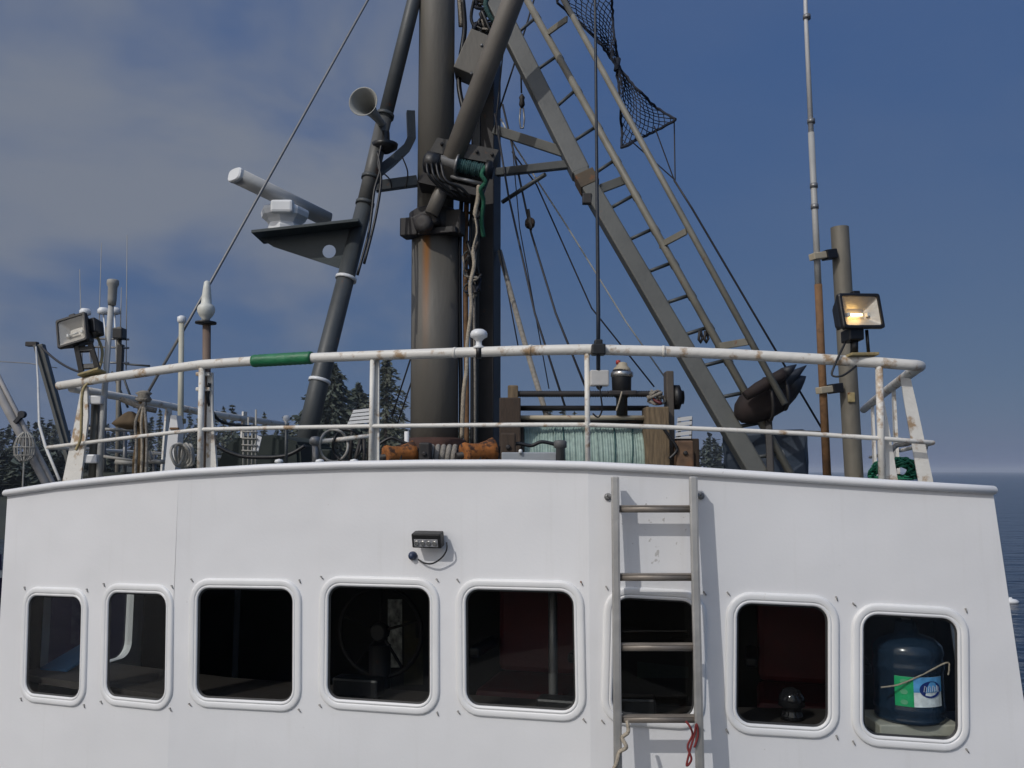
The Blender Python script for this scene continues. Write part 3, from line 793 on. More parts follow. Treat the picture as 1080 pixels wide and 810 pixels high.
# ---- floodlights
def floodlight(label, quad, d, depth, lit, name='floodlight'):
    tl, tr_, br_, bl_ = [P(x, y, d) for x, y in quad]
    c = (tl + tr_ + br_ + bl_) / 4
    u = ((tr_ - tl) + (br_ - bl_)).normalized(); v = ((tl - bl_) + (tr_ - br_)).normalized(); v = (v - u * v.dot(u)).normalized()
    n = u.cross(v); n = n if n.y < 0 else -n
    w, h = ((tr_ - tl).length + (br_ - bl_).length) / 2, ((tl - bl_).length + (tr_ - br_).length) / 2
    return c, u, v, n, w, h
def turn(v, axis, ang): return Matrix.Rotation(R(ang), 3, axis) @ v
def build_flood(t, c, u, v, n, w, h, lit):
    def ringl(w_, h_, d_): return [c + u * a + v * b + n * d_ for a, b in rrect(-w_/2, w_/2, -h_/2, h_/2, .012, 3)]
    bm = B(); rings = [[bm.verts.new(p) for p in ringl(*q)] for q in
        ((w*.45, h*.45, -.115), (w*.62, h*.62, -.11), (w*.86, h*.86, -.045), (w*.96, h*.96, -.02), (w, h, -.012), (w, h, .006), (w*.96, h*.96, .010), (w*.87, h*.84, .010), (w*.86, h*.83, .002))]
    for a, b in zip(rings, rings[1:]):
        for k in range(len(a)): bm.faces.new((a[k], a[(k+1) % len(a)], b[(k+1) % len(a)], b[k]))
    bm.faces.new(rings[0][::-1])
    for k in range(5): box(bm, c - n * .075 + u * (w * (-.28 + .14 * k)), .006, .06, h * .72, u, n, v)
    hs_ = obj('housing', bm, M_black, t)
    bm = B(); rr = [[bm.verts.new(p) for p in ringl(*q)] for q in ((w*.86, h*.83, .001), (w*.42, h*.30, -.042))]
    for k in range(len(rr[0])): bm.faces.new((rr[0][k], rr[0][(k+1) % len(rr[0])], rr[1][(k+1) % len(rr[0])], rr[1][k]))
    bm.faces.new(rr[1]); obj('reflector', bm, mat('reflector', (.50, .48, .45), .45, metal=.25, bump=.25, bscale=50), t)
    bm = B(); tc_ = c - n * .026 - v * h * .06; tube(bm, [tc_ - u * w * .22, tc_ + u * w * .10], .0055, 8)
    if lit:
        obj('lamp_tube', bm, mat('lit_lamp_tube', (.9, .7, .4), .4, emit=((1.0, .62, .20), 17.0)), t)
    else: obj('lamp_tube', bm, mat('cold_lamp_tube', (.6, .6, .58), .2), t)
    for s in (-1, 1):
        bm = B(); box(bm, tc_ + u * s * w * .23, .012, .018, .018, u, n, v, .002); obj('lamp_socket', bm, M_grp, t)
    bm = B(); bm.faces.new([bm.verts.new(p) for p in ringl(w*.86, h*.83, .0045)]); obj('glass', bm, M_lampglass, t)
    bm = B(); box(bm, c + v * (h/2 + .008) - n * .02, .035, .03, .018, u, n, v, .003); obj('latch', bm, M_black, t)
# starboard, lit
pr = rp(912, 381.5); top = stand_on_rail(pr)
c = P(908, 328, pr.y - .03)
u = turn(Vector((1, 0, 0)), UP, 14); n = turn(Vector((0, -1, 0)), UP, 14); v = Vector((0, 0, 1))
u = turn(u, n, 2.5); v = turn(v, n, 2.5)
ax = u.copy(); v = turn(v, ax, -8); n = turn(n, ax, -8)
fr_ = thing('floodlight', 'lit black floodlight with glowing yellow tube on the right end of the guard rail', 'floodlight', top, 'halogen floodlights on the guard rail')
build_flood(fr_, c, u, v, n, .212, .162, True)
bm = B(); box(bm, P(899, 354, pr.y) , .075, .07, .055, u, n, UP, .006); obj('junction_box', bm, M_black, fr_)
bm = B(); tube(bm, [P(901, 358, pr.y), P(901, 372, pr.y)], .018, 8); tube(bm, [P(914, 348, pr.y), P(916, 372, pr.y)], .008, 8); obj('bracket', bm, M_black, fr_)
bm = B(); box(bm, P(908, 375, pr.y), .14, .07, .012, u, n, UP, .002); obj('base_plate', bm, M_yellowed, fr_)
bm = B(); tube(bm, smooth_path([P(892, 360, pr.y), P(880, 386, pr.y - .04), P(878, 396, pr.y - .05), P(889, 396, pr.y - .06), P(903, 386, pr.y - .04)], 6), .005, 6); obj('cable', bm, M_black, fr_)
# port, unlit, tilted
pl_ = rp(95, 401.5); d = pl_.y
c = P(76, 348.5, d)
u = (P(90, 345.5, d) - P(62, 351.5, d - .03)).normalized(); u = turn(u, UP, -20)
v = (P(74, 335, d + .04) - P(80, 362, d)).normalized(); v = (v - u * v.dot(u)).normalized(); n = u.cross(v); n = n if n.y < 0 else -n
fl_ = thing('floodlight', 'unlit black floodlight tilted on the left end of the guard rail', 'floodlight', stand_on_rail(pl_), 'halogen floodlights on the guard rail')
build_flood(fl_, c, u, v, n, .185, .178, False)
bm = B(); box(bm, P(99, 346, d + .08), .07, .09, .09, u, n, v, .008); obj('junction_box', bm, M_black, fl_)
for a, b in (((80, 362), (86, 392)), ((95, 362), (104, 392))):
    bm = B(); beam(bm, P(*a, d + .01), P(*b, d + .01), .03, .012, u, .002); obj('bracket', bm, M_black, fl_)
bm = B(); beam(bm, P(82, 369, d + .02), P(99, 368, d + .02), .03, .03, n, .003); beam(bm, P(86, 387, d + .02), P(103, 386, d + .02), .02, .03, n, .003); obj('yoke', bm, M_black, fl_)
bm = B(); box(bm, P(97, 394, d), .125, .08, .012, u, n, UP, .002); obj('base_plate', bm, M_yellowed, fl_)
bm = B(); tube(bm, smooth_path([P(101, 352, d + .1), P(108, 372, d + .1), P(101, 398, d + .02), P(88, 410, d - .03), P(86, 440, d - .03), P(85, 462, d - .02), P(80, 475, d - .02)], 6), .008, 6); obj('cable', bm, M_yellowed, fl_)

# ---- mushroom antenna on the rail
def lathe_px(bm, x, d, prof_px, n=20):
    """profile in (half width px, y px) from bottom to top"""
    pr_ = [(w * PX(d), P(x, y, d).z) for w, y in prof_px]
    base = P(x, prof_px[0][1], d); z0 = base.z
    return lathe(bm, base, UP, [(r, z - z0) for r, z in pr_], n)
p = rp(505, 371.5); d = p.y
t = thing('mushroom_antenna', 'small white mushroom antenna clamped on the middle of the guard rail', 'antenna', stand_on_rail(p))
bm = B(); lathe_px(bm, 505, d, [(6, 368), (7, 366.5), (3.4, 364), (3.2, 360), (4.5, 358.5), (6, 357), (9, 355.5), (9.2, 352), (8, 349.5), (5, 347.5), (.2, 347)]); obj('dome', bm, M_grp, t)
bm = B(); tube(bm, [p - Vector((.012, 0, 0)), p + Vector((.012, 0, 0))], .031, 12); obj('clamp', bm, M_black, t)

# ---- whip antenna with clamp at the kink of the rail
p = rp(631, 369.5); d = p.y - .045
t = thing('whip_antenna', 'tall thin dark whip antenna clamped to the guard rail above the reel', 'antenna', P(631, 388, d))
bm = B(); tube(bm, [P(631, 390, d), P(631, 330, d), P(629.5, 180, d), P(627, -60, d), P(626, -160, d)], [.0095, .0095, .0075, .006, .003], 8); obj('rod', bm, mat('antenna_navy', (.016, .022, .034), .4), t)
bm = B(); box(bm, P(631, 369, d), .062, .06, .05, bev=.006); box(bm, P(631, 362, d), .036, .05, .03, bev=.005); obj('clamp', bm, M_black, t)
bm = B(); box(bm, P(632, 399, d + .02), .085, .05, .072, bev=.006); obj('junction_box', bm, mat('grey_white_box', (.46, .45, .43), .5), t)
bm = B(); tube(bm, smooth_path([P(632, 406, d), P(634, 420, d), P(635, 432, d + .02), P(631, 440, d + .03), P(625, 436, d + .03)], 5), .004, 6); lathe(bm, P(632, 411, d + .01), UP, [(.006, 0), (.014, .01), (.014, .03)], 8); obj('cable', bm, M_black, t)

# ---- cone antenna on rusty pipe, thin cream pole
p = rp(217, 386); d = p.y + .06
t = thing('cone_antenna', 'white bottle-shaped antenna on a rusty pipe by the left guard rail post', 'antenna', seam(P(217, 480, d), deck_z(P(217, 480, d))))
base = seam(P(218, 490, d), deck_z(P(218, 490, d)))
bm = B(); tube(bm, [base, P(218, 341, d)], .021, 10); obj('pipe', bm, mat('brown_pipe', (.15, .105, .08), .7, var=.3, rust=.2), t)
bm = B(); lathe_px(bm, 217, d, [(3, 343), (11, 341.5), (11, 339.5), (4, 338)]); obj('flange', bm, M_black, t)
bm = B(); lathe_px(bm, 217, d, [(4, 339), (4.5, 336), (7, 333), (9, 329), (9.2, 325), (8, 322.5), (5.5, 320.5), (5, 314), (4, 304), (3, 297.5), (1.5, 296.3), (.2, 296)]); obj('radome', bm, mat('yellowed_white', (.60, .60, .54), .45, var=.06), t)
for y in (395, 411):
    bm = B(); q = P(216, y, d - .01); box(bm, q, .075, .07, .02, bev=.005); obj('clamp', bm, M_rail, t)
bm = B(); tube(bm, smooth_path([P(221, 404, d - .03), P(219, 420, d - .03), P(224, 434, d), P(234, 445, d + .05), P(255, 449, d + .1), P(280, 451, d + .2)], 6), .008, 6); obj('cable', bm, M_black, t)
d = 5.05
base = P(190.5, 490, d); base = seam(base, deck_z(base))
t = thing('thin_pole_antenna', 'thin cream pole with a small cap left of the cone antenna', 'antenna', base)
bm = B(); tube(bm, [base, P(191.5, 337, d)], [.018, .015], 10); obj('pole', bm, mat('cream_paint', (.47, .45, .36), .55, var=.12, rust=.15), t)
bm = B(); lathe_px(bm, 191.5, d, [(3, 341), (4.6, 339), (4.6, 334.5), (2, 333)], 12); obj('cap', bm, M_grp, t)
bm = B(); box(bm, P(190, 444, d - .01), .05, .06, .03, bev=.006); obj('clamp', bm, M_yellowed, t)
# white stanchion, hose coil
d = 4.9
base = P(178, 498, d); base = seam(base, deck_z(base))
t = thing('bollard_stanchion', 'white tapered stanchion left of the coiled hose', 'stanchion', base)
bm = B(); prism(bm, [P(180, 438, d), P(186, 438, d), P(188, 455, d), P(184, 500, d), P(173, 500, d), P(177, 460, d)], AFT * .05); obj('plate', bm, M_white, t)
bm = B(); box(bm, P(184, 452, d - .005), .05, .02, .012, bev=.002); obj('rib', bm, M_rustpipe, t)
d = 4.7
base = P(192, 492, d); base = seam(base, deck_z(base))
t = thing('hose_coil', 'coil of pale grey hose hung beside the thin cream pole', 'hose', base)
for k in range(5):
    bm = B(); cx = 187 + 3.2 * k; pts = []
    for a in range(25):
        an = 2 * math.pi * a / 24
        pts.append(P(cx + (6.5 - .4 * k) * math.cos(an) + 1.2 * math.sin(an * 2 + k), 480 + (11 + k % 2) * math.sin(an) * -1, d + .03 * math.cos(an + k) + .015 * k))
    tube(bm, pts, .008, 7, caps=False); obj('loop', bm, M_hose, t)
# tan canvas bundle under a knot
d = 4.95
base = P(148, 500, d); base = seam(base, deck_z(base))
t = thing('canvas_bundle', 'brown canvas bundle tied with rope at the left end of the roof', 'bundle', base)
rr = random.Random(3); rips = [rr.uniform(.82, 1.16) for _ in range(18)]
hh = lambda y: P(148, y, d).z - base.z
pb_ = base + Vector((-.005, 0, 0))
bm = B(); lathe(bm, pb_, UP, [(.04, 0), (.042, hh(485)), (.035, hh(465)), (.038, hh(452)), (.03, hh(440)), (.022, hh(424))], 12, ripple=lambda k, h: rips[k] * (1 + .06 * math.sin(h * 40 + k)))
obj('post', bm, mat('brown_wrapped_post', (.13, .085, .04), .9, var=.35, bump=.7), t)
cx_ = seam(P(137, 450, d), base.z)
bm = B(); lathe(bm, cx_, UP, [(.02, hh(453)), (.07, hh(450)), (.088, hh(447)), (.075, hh(444)), (.052, hh(440)), (.03, hh(436)), (.012, hh(434))], 18, ripple=lambda k, h: rips[k]); obj('canvas', bm, M_tarpbrown, t)
bm = B(); tube(bm, [P(128, 421, d), P(150, 430, d - .02), P(165, 433, d)], .016, 8); obj('spar', bm, M_rope_grey, t)
bm = B(); lathe(bm, P(152, 424, d), UP, [(.03, 0), (.045, .015), (.03, .035), (.045, .05), (.02, .065)], 10, ripple=lambda k, h: rips[k]); obj('knot', bm, M_rope_grey, t)
for x in (143, 149, 154):
    bm = B(); tube(bm, smooth_path([P(152, 424, d - .06), P(x, 445, d - .07), P(x + 1, 470, d - .06), seam(P(x, 497, d - .07), base.z)], 5), .008, 7); obj('lashing', bm, M_rope_cream if x == 149 else M_rope_grey, t)
# capped pole with clamp boxes (left)
d = 4.95
base = P(105, 500, d); base = seam(base, deck_z(base))
t = thing('capped_pole', 'grey pole with a wide white cap right of the unlit floodlight', 'antenna', base)
bm = B(); tube(bm, [base, P(106, 470, d), P(117.5, 318, d)], [.018, .017, .016], 10); obj('pole', bm, mat('pale_grey_pole', (.42, .41, .38), .5, var=.15), t)
bm = B(); lathe_px(bm, 118, d, [(4, 322), (4.6, 316), (4.8, 303), (6.2, 300), (6.2, 296), (5, 295)], 14); obj('cap', bm, M_hose, t)
for x, y in ((103, 422), (98, 484)):
    bm = B(); box(bm, P(x, y, d - .02), .07, .06, .05, bev=.008); obj('clamp', bm, M_white, t)
b2 = P(98, 502, d + .02); b2 = seam(b2, deck_z(b2))
bm = B(); tube(bm, [b2, P(101, 424, d + .02)], .024, 10); obj('stub_pipe', bm, M_galv, t)

# ---- starboard: steel post, long whip
d = 4.55
base = P(901, 505, d); base = seam(base, deck_z(base))
t = thing('pipe_post', 'thick grey galvanised pipe post behind the lit floodlight', 'post', base)
bm = B(); bmtop = P(885.5, 240, d); tube(bm, [base, bmtop], .047, 18, caps=False); tube(bm, [base, bmtop - UP * .004], .040, 18); obj('pipe', bm, M_galv, t)
bm = B(); q = base.lerp(bmtop, .33); box(bm, q + Vector((-.01, -.05, 0)), .035, .015, .05, bev=.003); obj('lug', bm, M_yellowed, t)
d = 4.5
base = P(872.5, 505, d); base = seam(base, deck_z(base))
t = thing('long_whip_antenna', 'tall whip antenna with rusty lower tube clamped to the thick pipe post', 'antenna', base)
pw = [P(848.5, -40, d), P(850, 20, d), P(855.5, 140, d), P(860, 235, d), P(866, 370, d)]
bm = B(); tube(bm, [pw[0] + (pw[0] - pw[1]) * 3, pw[0], pw[1], pw[2]], [.006, .010, .011, .014], 10); obj('upper_rod', bm, mat('antenna_white', (.52, .52, .52), .4, var=.08), t)
bm = B(); tube(bm, [pw[2], pw[3], P(863, 300, d)], [.0165, .016, .017], 10); obj('middle_tube', bm, mat('grey_tube', (.33, .33, .32), .5, var=.15, rust=.12), t)
bm = B(); tube(bm, [P(863, 300, d), pw[4], base], [.0195, .0195, .021], 10); obj('lower_tube', bm, M_rustpipe, t)
for y in (18, 128, 196, 218):
    f_ = (y + 40) / 275; q = P(848.5 + f_ * 11.5, y, d); bm = B(); tube(bm, [q - UP * .012, q + UP * .012], .0205, 10); obj('collar', bm, M_steel, t)
for x0, x1, y in ((856, 880, 271), (863, 886, 412)):
    bm = B(); a, b = P(x0, y, d - .02), P(x1, y - 3, d + .02); beam(bm, a, b.lerp(a, .45), .035, .05, UP, .004); obj('clamp', bm, M_beige, t)
    bm = B(); beam(bm, b.lerp(a, .45), b, .05, .06, UP, .004); obj('clamp_block', bm, M_black, t)
# green netting heap
d = 4.35
base = P(948, 505, d); base = seam(base, deck_z(base))
t = tag(bpy.data.objects.new('net_heap', None), 'heap of green netting at the foot of the right guard rail', 'netting'); C.objects.link(t); t.location = base
rr = random.Random(11)
for sx, sy, wd, nn in ((950, 493, 26, 60), (930, 497, 18, 30)):
    for part in range(2):
        bm = B()
        for k in range(nn // 2):
            a = rr.uniform(0, 6.28); pts = []
            for q in range(9):
                an = a + q * .55 + rr.uniform(-.3, .3); ra = rr.uniform(.3, 1)
                pts.append(P(sx + math.cos(an) * wd * .8 * ra, min(505, sy + 4 + math.sin(an) * 15 * ra), d + rr.uniform(-.06, .08)))
            tube(bm, smooth_path(pts, 3), .0045, 5)
        obj('strands', bm, M_netgreen, t)
cord('rope', [P(938, 478, d), P(945, 470, d + .1), P(957, 468, d + .1), P(968, 462, d + .15), P(976, 470, d + .1), P(972, 482, d)], .013, M_rope_grey, 'grey rope looped over the green netting by the right rail')

# ================================================================== mast and rig (behind, about seven metres off)
DM = 7.0
base = P(458, 485, DM); base = seam(base, deck_z(base))
mast = thing('mast', 'thick grey steel mast with rusty streaks rising behind the guard rail', 'mast', base)
def streaked_mast(m0, hz):
    m = m0.copy(); m.name = 'mast_paint_with_rust_run'; t = m.node_tree; L = t.links.new; b = t.nodes['Principled BSDF']
    co = t.nodes.new('ShaderNodeTexCoord'); sp_ = t.nodes.new('ShaderNodeSeparateXYZ'); L(co.outputs['Object'], sp_.inputs[0])
    def rg(v, a, b_, c, d, st='SMOOTHSTEP'):
        r = t.nodes.new('ShaderNodeMapRange'); r.interpolation_type = st
        for k, q in enumerate((a, b_, c, d)): r.inputs[k + 1].default_value = q
        L(v, r.inputs[0]); return r.outputs[0]
    def mul(a, b_):
        n = t.nodes.new('ShaderNodeMath'); n.operation = 'MULTIPLY'; L(a, n.inputs[0]); L(b_, n.inputs[1]); return n.outputs[0]
    mp_ = t.nodes.new('ShaderNodeMapping'); mp_.inputs['Scale'].default_value = (16, 16, .9); L(co.outputs['Object'], mp_.inputs[0])
    nz = t.nodes.new('ShaderNodeTexNoise'); nz.inputs['Scale'].default_value = 1.6; nz.inputs['Detail'].default_value = 5; L(mp_.outputs[0], nz.inputs[0])
    side = mul(rg(sp_.outputs['X'], -.11, -.06, 0, 1), rg(sp_.outputs['X'], -.01, -.06, 0, 1))
    hgt = rg(sp_.outputs['Z'], hz - 1.25, hz - .1, 0, 1)
    fac = mul(mul(side, hgt), rg(nz.outputs['Fac'], .3, .6, .25, 1))
    old = b.inputs['Base Color'].links[0].from_socket
    x = t.nodes.new('ShaderNodeMix'); x.data_type = 'RGBA'; L(fac, x.inputs['Factor']); L(old, x.inputs[6]); x.inputs[7].default_value = (.21, .085, .018, 1)
    L(x.outputs[2], b.inputs['Base Color']); return m
bm = B(); tube(bm, [base, P(459, 250, DM)], .192, 32); obj('lower_tube', bm, streaked_mast(M_mast, P(459, 250, DM).z - base.z), mast)
bm = B(); tube(bm, [P(459, 252, DM), P(461, 0, DM), P(463, -320, DM)], [.150, .150, .145], 32); obj('upper_tube', bm, M_mast, mast)
bm = B(); lathe(bm, base, UP, [(.27, 0), (.27, P(458, 468, DM).z - base.z), (.25, P(458, 464, DM).z - base.z), (.20, P(458, 462, DM).z - base.z)], 28); obj('base_flange', bm, mat('rusty_flange', (.055, .025, .018), .85, var=.4, bump=.6), mast)
bm = B(); lathe(bm, P(459, 247, DM), UP, [(.197, 0), (.215, .01), (.215, .16), (.175, .19), (.152, .2)], 28); obj('collar', bm, M_dark, mast)
bm = B(); box(bm, P(434, 241, DM - .12), .15, .14, .15, LAT, AFT, UP, .01); box(bm, P(450, 233, DM - .22), .20, .12, .13, (LAT + UP * .35).normalized(), AFT, (UP - LAT * .35).normalized(), .02); lathe(bm, P(447, 236, DM - .28), -AFT, [(.075, -.04), (.075, .03), (.06, .045), (.03, .05)], 14); box(bm, P(459, 244, DM - .2), .36, .06, .05, LAT, AFT, UP, .006); box(bm, P(476, 236, DM - .14), .20, .12, .20, LAT, AFT, UP, .01); obj('gooseneck', bm, M_dark, mast)
# jib pipe
t = thing('derrick_pipe', 'pale grey slanting pipe crossing in front of the mast top', 'boom', P(455, 225, DM - .3))
bm = B(); tube(bm, [P(455, 226, DM - .3), P(470, 190, DM - .32)], .055, 14); tube(bm, [P(468, 192, DM - .32), P(541, 0, DM - .6), P(575, -90, DM - .8)], .082, 18); obj('pipe', bm, mat('derrick_paint', (.155, .14, .12), .5, var=.18, scale=4, rust=.1, rscale=6), t)
# dark square column
base2 = P(512, 470, DM + .35); base2 = seam(base2, deck_z(base2))
t = thing('square_column', 'dark square steel column standing right of the mast', 'column', base2)
bm = B(); beam(bm, base2, P(513, 30, DM + .35), .205, .22, LAT, .008); obj('column', bm, M_dark, t)
bm = B(); beam(bm, base2 + LAT * -.06 - AFT * .114, P(508, 40, DM + .35) - AFT * .114, .06, .02, LAT, .003); obj('edge_strip', bm, M_leg, t)
# tilted grey box on the column
t = thing('tilted_box', 'tilted grey steel box behind the slanting pipe at the top', 'box', P(494, 84, DM - .05))
u = (P(507, 40, DM) - P(486, 86, DM)).normalized(); vv = Vector((0, 1, 0)); ww = u.cross(vv).normalized()
bm = B(); box(bm, P(500, 62, DM - .05), .36, .24, .20, u, vv, ww, .006); obj('casing', bm, M_mast, t)
for q in ((497, 78), (508, 48)):
    bm = B(); lathe(bm, P(*q, DM - .17), -vv, [(.012, 0), (.012, .01), (.004, .014)], 8); obj('bolt', bm, M_steel, t)
# winch on the mast
dw = DM - .38
t = thing('rope_winch', 'small dark winch with teal rope mounted on the front of the mast', 'winch', P(480, 200, dw))
wu = (P(517, 184, dw) - P(455, 170, dw)).normalized(); wv = Vector((0, 1, 0)); ww = wv.cross(wu) * -1
if ww.z < 0: ww = -ww
bm = B(); prism(bm, [P(461, 145, dw), P(526, 158, dw), P(519, 172, dw), P(453, 160, dw)], wv * .26); obj('top_plate', bm, mat('winch_steel', (.05, .046, .04), .6, var=.3, rust=.2, rscale=9), t)
bm = B(); prism(bm, [P(444, 184, dw), P(510, 200, dw), P(507, 207, dw), P(441, 192, dw)], wv * .26); obj('bottom_plate', bm, M_dark, t)
bm = B(); prism(bm, [P(461, 146, dw + .2), P(526, 159, dw + .2), P(510, 204, dw + .2), P(442, 190, dw + .2)], wv * .05); obj('back_plate', bm, M_dark, t)
bm = B(); lathe(bm, P(447, 170, dw), wu, [(.05, 0), (.085, .02), (.085, .12), (.06, .14)], 16); obj('motor', bm, M_black, t)
bm = B(); lathe(bm, P(464, 170, dw - .01), wu, [(.05, 0), (.05, .12), (.085, .13), (.085, .145)], 16); obj('motor_case', bm, M_steel, t)
for k in range(4):
    bm = B(); tube(bm, smooth_path([P(450 + 5 * k, 172, dw - .07), P(452 + 6 * k, 184 + 2 * k, dw - .1), P(462 + 8 * k, 196 + 2 * (k % 2), dw - .06), P(478 + 6 * k, 208, dw)], 4), .011, 6); obj('hydraulic_hose', bm, M_black, t)
for q in ((466, 152), (484, 156), (503, 160), (519, 163)):
    bm = B(); lathe(bm, P(*q, dw - .005), -wv, [(.014, 0), (.014, .012), (.006, .016)], 6); obj('bolt', bm, M_dark, t)
bm = B(); prof = []
for k in range(14): prof += [(.040, .135 + k * .016), (.056 - .008 * (k % 3 == 1), .140 + k * .016), (.058 - .006 * (k % 4 == 2), .146 + k * .016)]
lathe(bm, P(464, 170, dw - .01), wu, prof, 16); obj('rope_drum', bm, M_rope_teal, t)
bm = B(); lathe(bm, P(464, 170, dw - .01), wu, [(.09, .36), (.09, .40), (.05, .41), (.05, .43)], 16); obj('drum_flange', bm, M_black, t)
bm = B(); tube(bm, [P(474, 186, dw), P(512, 195, dw)], .018, 8); obj('tie_bar', bm, M_steel, t)
# rope knot and green tail off the winch
cord('rope', [P(512, 176, dw - .08), P(508, 184, dw - .1), P(512, 192, dw - .09), P(507, 200, dw - .06), P(510, 212, dw), P(508, 232, dw + .05), P(510, 250, dw + .1)], .017, M_rope_green, 'dark green rope tied round the right end of the winch')
cord('rope', [P(505, 195, dw - .02), P(504, 210, dw), P(501, 226, dw), P(503, 244, dw), P(499, 262, dw), P(500, 280, dw), P(496, 300, dw), P(497, 325, dw), P(493, 360, dw), P(492, 390, dw), P(489, 415, dw), P(487, 462, dw + .05)], [.009] + [.018] * 12 + [.008] * 12 + [.0155] * 30 + [.017] * 12, M_rope_cream, 'thick cream rope hanging down between mast and square column')
for i, (xa, xb, r_, m_, lb) in enumerate(((484, 486, .018, M_black, 'black hose running down the right side of the mast'), (489, 492, .022, M_rustpipe, 'brown pipe running down beside the mast'),
                               (495, 498, .013, M_black, 'thin black hose beside the cream rope'), (500, 501, .012, M_rope_grey, 'grey rope hanging along the square column'))):
    pts = [P(xa + 4, 190, DM - .02), P(xa + 1 + i % 2, 250, DM - .02), P(xb - 1, 330, DM), P(xb, 400, DM), P(xb, 470, DM)]
    cord('hose' if i < 3 else 'rope', pts, r_, m_, lb, 'hose' if i < 3 else 'rope')
for i, (pts, r_, m_, lb) in enumerate((([(488, 0), (490, 30), (486, 60), (484, 90), (490, 120)], .022, M_black, 'thick black cable along the right side of the mast top'),
                                 ([(484, -10), (486, 28)], .02, M_rope_cream, 'short white rope end on the right of the mast top'),
                                 ([(509, -12), (515, 6), (524, 14), (529, 4), (521, -8), (512, 4), (520, 22), (527, 18)], .02, M_rope_teal, 'teal rope tangle behind the slanting pipe at the top'),
                                 ([(500, 0), (497, 20), (505, 34), (512, 28), (508, 12), (516, 30), (520, 40)], .014, M_black, 'black rope loops above the tilted box'))):
    cord('cable' if i == 0 else 'rope', [P(x, y, DM - .02 + .05 * math.sin(k)) for k, (x, y) in enumerate(pts)], r_, m_, lb, 'cable' if i == 0 else 'rope')

rr = random.Random(21)
for i, (cx, cy, lb) in enumerate(((512, 12, 'upper tangle of dark ropes right of the mast top'), (520, 28, 'lower tangle of dark ropes beside the slanting pipe'), (503, 210, 'dark rope tangle under the winch'), (498, 285, 'dark rope loops between mast and square column'))):
    t = thing('rope_tangle', lb, 'rope', P(cx, cy + 14, DM + .1), 'dark rope tangles on the mast')
    for k in range(5):
        pts = [P(cx + rr.uniform(-13, 12) * (.7 if i > 1 else 1), cy + (q - 3) * 8 + rr.uniform(-7, 7), DM + (.05 if i < 2 else -.12) + rr.uniform(-.08, .1)) for q in range(7)]
        bm = B(); tube(bm, smooth_path(pts, 4), rr.uniform(.007, .016), 6); obj('strand', bm, (M_black, M_net, M_rope_grey, M_dark)[(k + i) % 4], t)
# port leg
dl = lambda y: 6.2 + .75 * (487 - y) / 487
base3 = P(314, 492, 6.2); base3 = seam(base3, deck_z(base3))
leg = thing('port_mast_leg', 'dark grey pipe leg slanting up to the left side of the mast', 'mast leg', base3)
bm = B(); tube(bm, [base3, P(335, 410, dl(410)), P(384, 218, dl(218))], [.074, .070, .064], 18); obj('lower_pipe', bm, M_leg, leg)
bm = B(); tube(bm, [P(384, 218, dl(218)), P(405, 126, dl(126))], .061, 16); obj('middle_pipe', bm, mat('leg_grey', (.085, .085, .08), .5, var=.2, rust=.12), leg)
bm = B(); tube(bm, [P(405, 128, dl(126)), P(438, -5, dl(0)), P(452, -70, dl(-60))], .058, 16); obj('upper_pipe', bm, M_leg, leg)
dirl = (P(384, 218, dl(218)) - P(335, 410, dl(410))).normalized()
for y, x in ((122, 406), (188, 391), (215, 385)):
    bm = B(); q = P(x, y, dl(y)); tube(bm, [q - dirl * .014, q + dirl * .014], .074, 16); obj('flange', bm, M_leg, leg)
for x, y in ((365, 294), (337, 402)):
    bm = B(); q = P(x, y, dl(y)); tube(bm, [q - dirl * .012, q + dirl * .012], .081, 16); obj('white_band', bm, M_grp, leg)
bm = B(); beam(bm, P(396, 197, DM - .05), P(440, 191, DM), .085, .07, UP, .005); obj('brace', bm, M_leg, leg)
bm = B(); tube(bm, [P(397, 183, dl(180)), P(414, 170, DM - .05), P(429, 156, DM), P(434, 146, DM), P(433, 118, DM)], .048, 4); obj('curved_brace', bm, M_leg, leg)
for k, pts in enumerate((((398, 160), (401, 178), (395, 200), (392, 225), (388, 250), (377, 290)), ((403, 150), (399, 172), (402, 190), (396, 230), (384, 278)))):
    bm = B(); tube(bm, smooth_path([P(x, y, dl(y) - .085) for x, y in pts], 4), .011, 6); obj('clipped_cable', bm, M_black, leg)
for k, (xa, ya, xb, yb) in enumerate(((401, 180, 413, 198), (424, 165, 428, 198))):
    bm = B(); tube(bm, smooth_path([P(xa, ya, DM - .1), P((xa + xb) / 2 + 4, (ya + yb) / 2, DM - .12), P(xb, yb, DM - .08)], 5), .006, 5); obj('loose_cable', bm, M_black, leg)
# horn
dh = dl(110) - .1
hb = P(404, 132, dh + .05)
t = thing('horn', 'grey trumpet horn pointing forward on the port mast leg', 'horn', hb)
ax = (P(383, 107, dh - .42) - hb); Lh = ax.length
bm = B(); lathe(bm, hb, ax, [(.03, 0), (.032, Lh*.3), (.04, Lh*.55), (.058, Lh*.75), (.085, Lh*.9), (.107, Lh*.98), (.112, Lh), (.105, Lh), (.08, Lh*.9), (.05, Lh*.73), (.03, Lh*.5), (.004, Lh*.48)], 26, caps=False); obj('trumpet', bm, mat('horn_grey', (.30, .30, .28), .45, var=.12), t)
bm = B(); lathe(bm, P(406, 152, dh + .02), UP, [(.04, -.07), (.10, -.03), (.105, .0), (.04, .02), (.035, .10)], 16); obj('driver', bm, M_black, t)
bm = B(); tube(bm, [P(404, 132, dh + .05), P(408, 124, dh + .12)], .035, 8); obj('bracket', bm, M_leg, t)
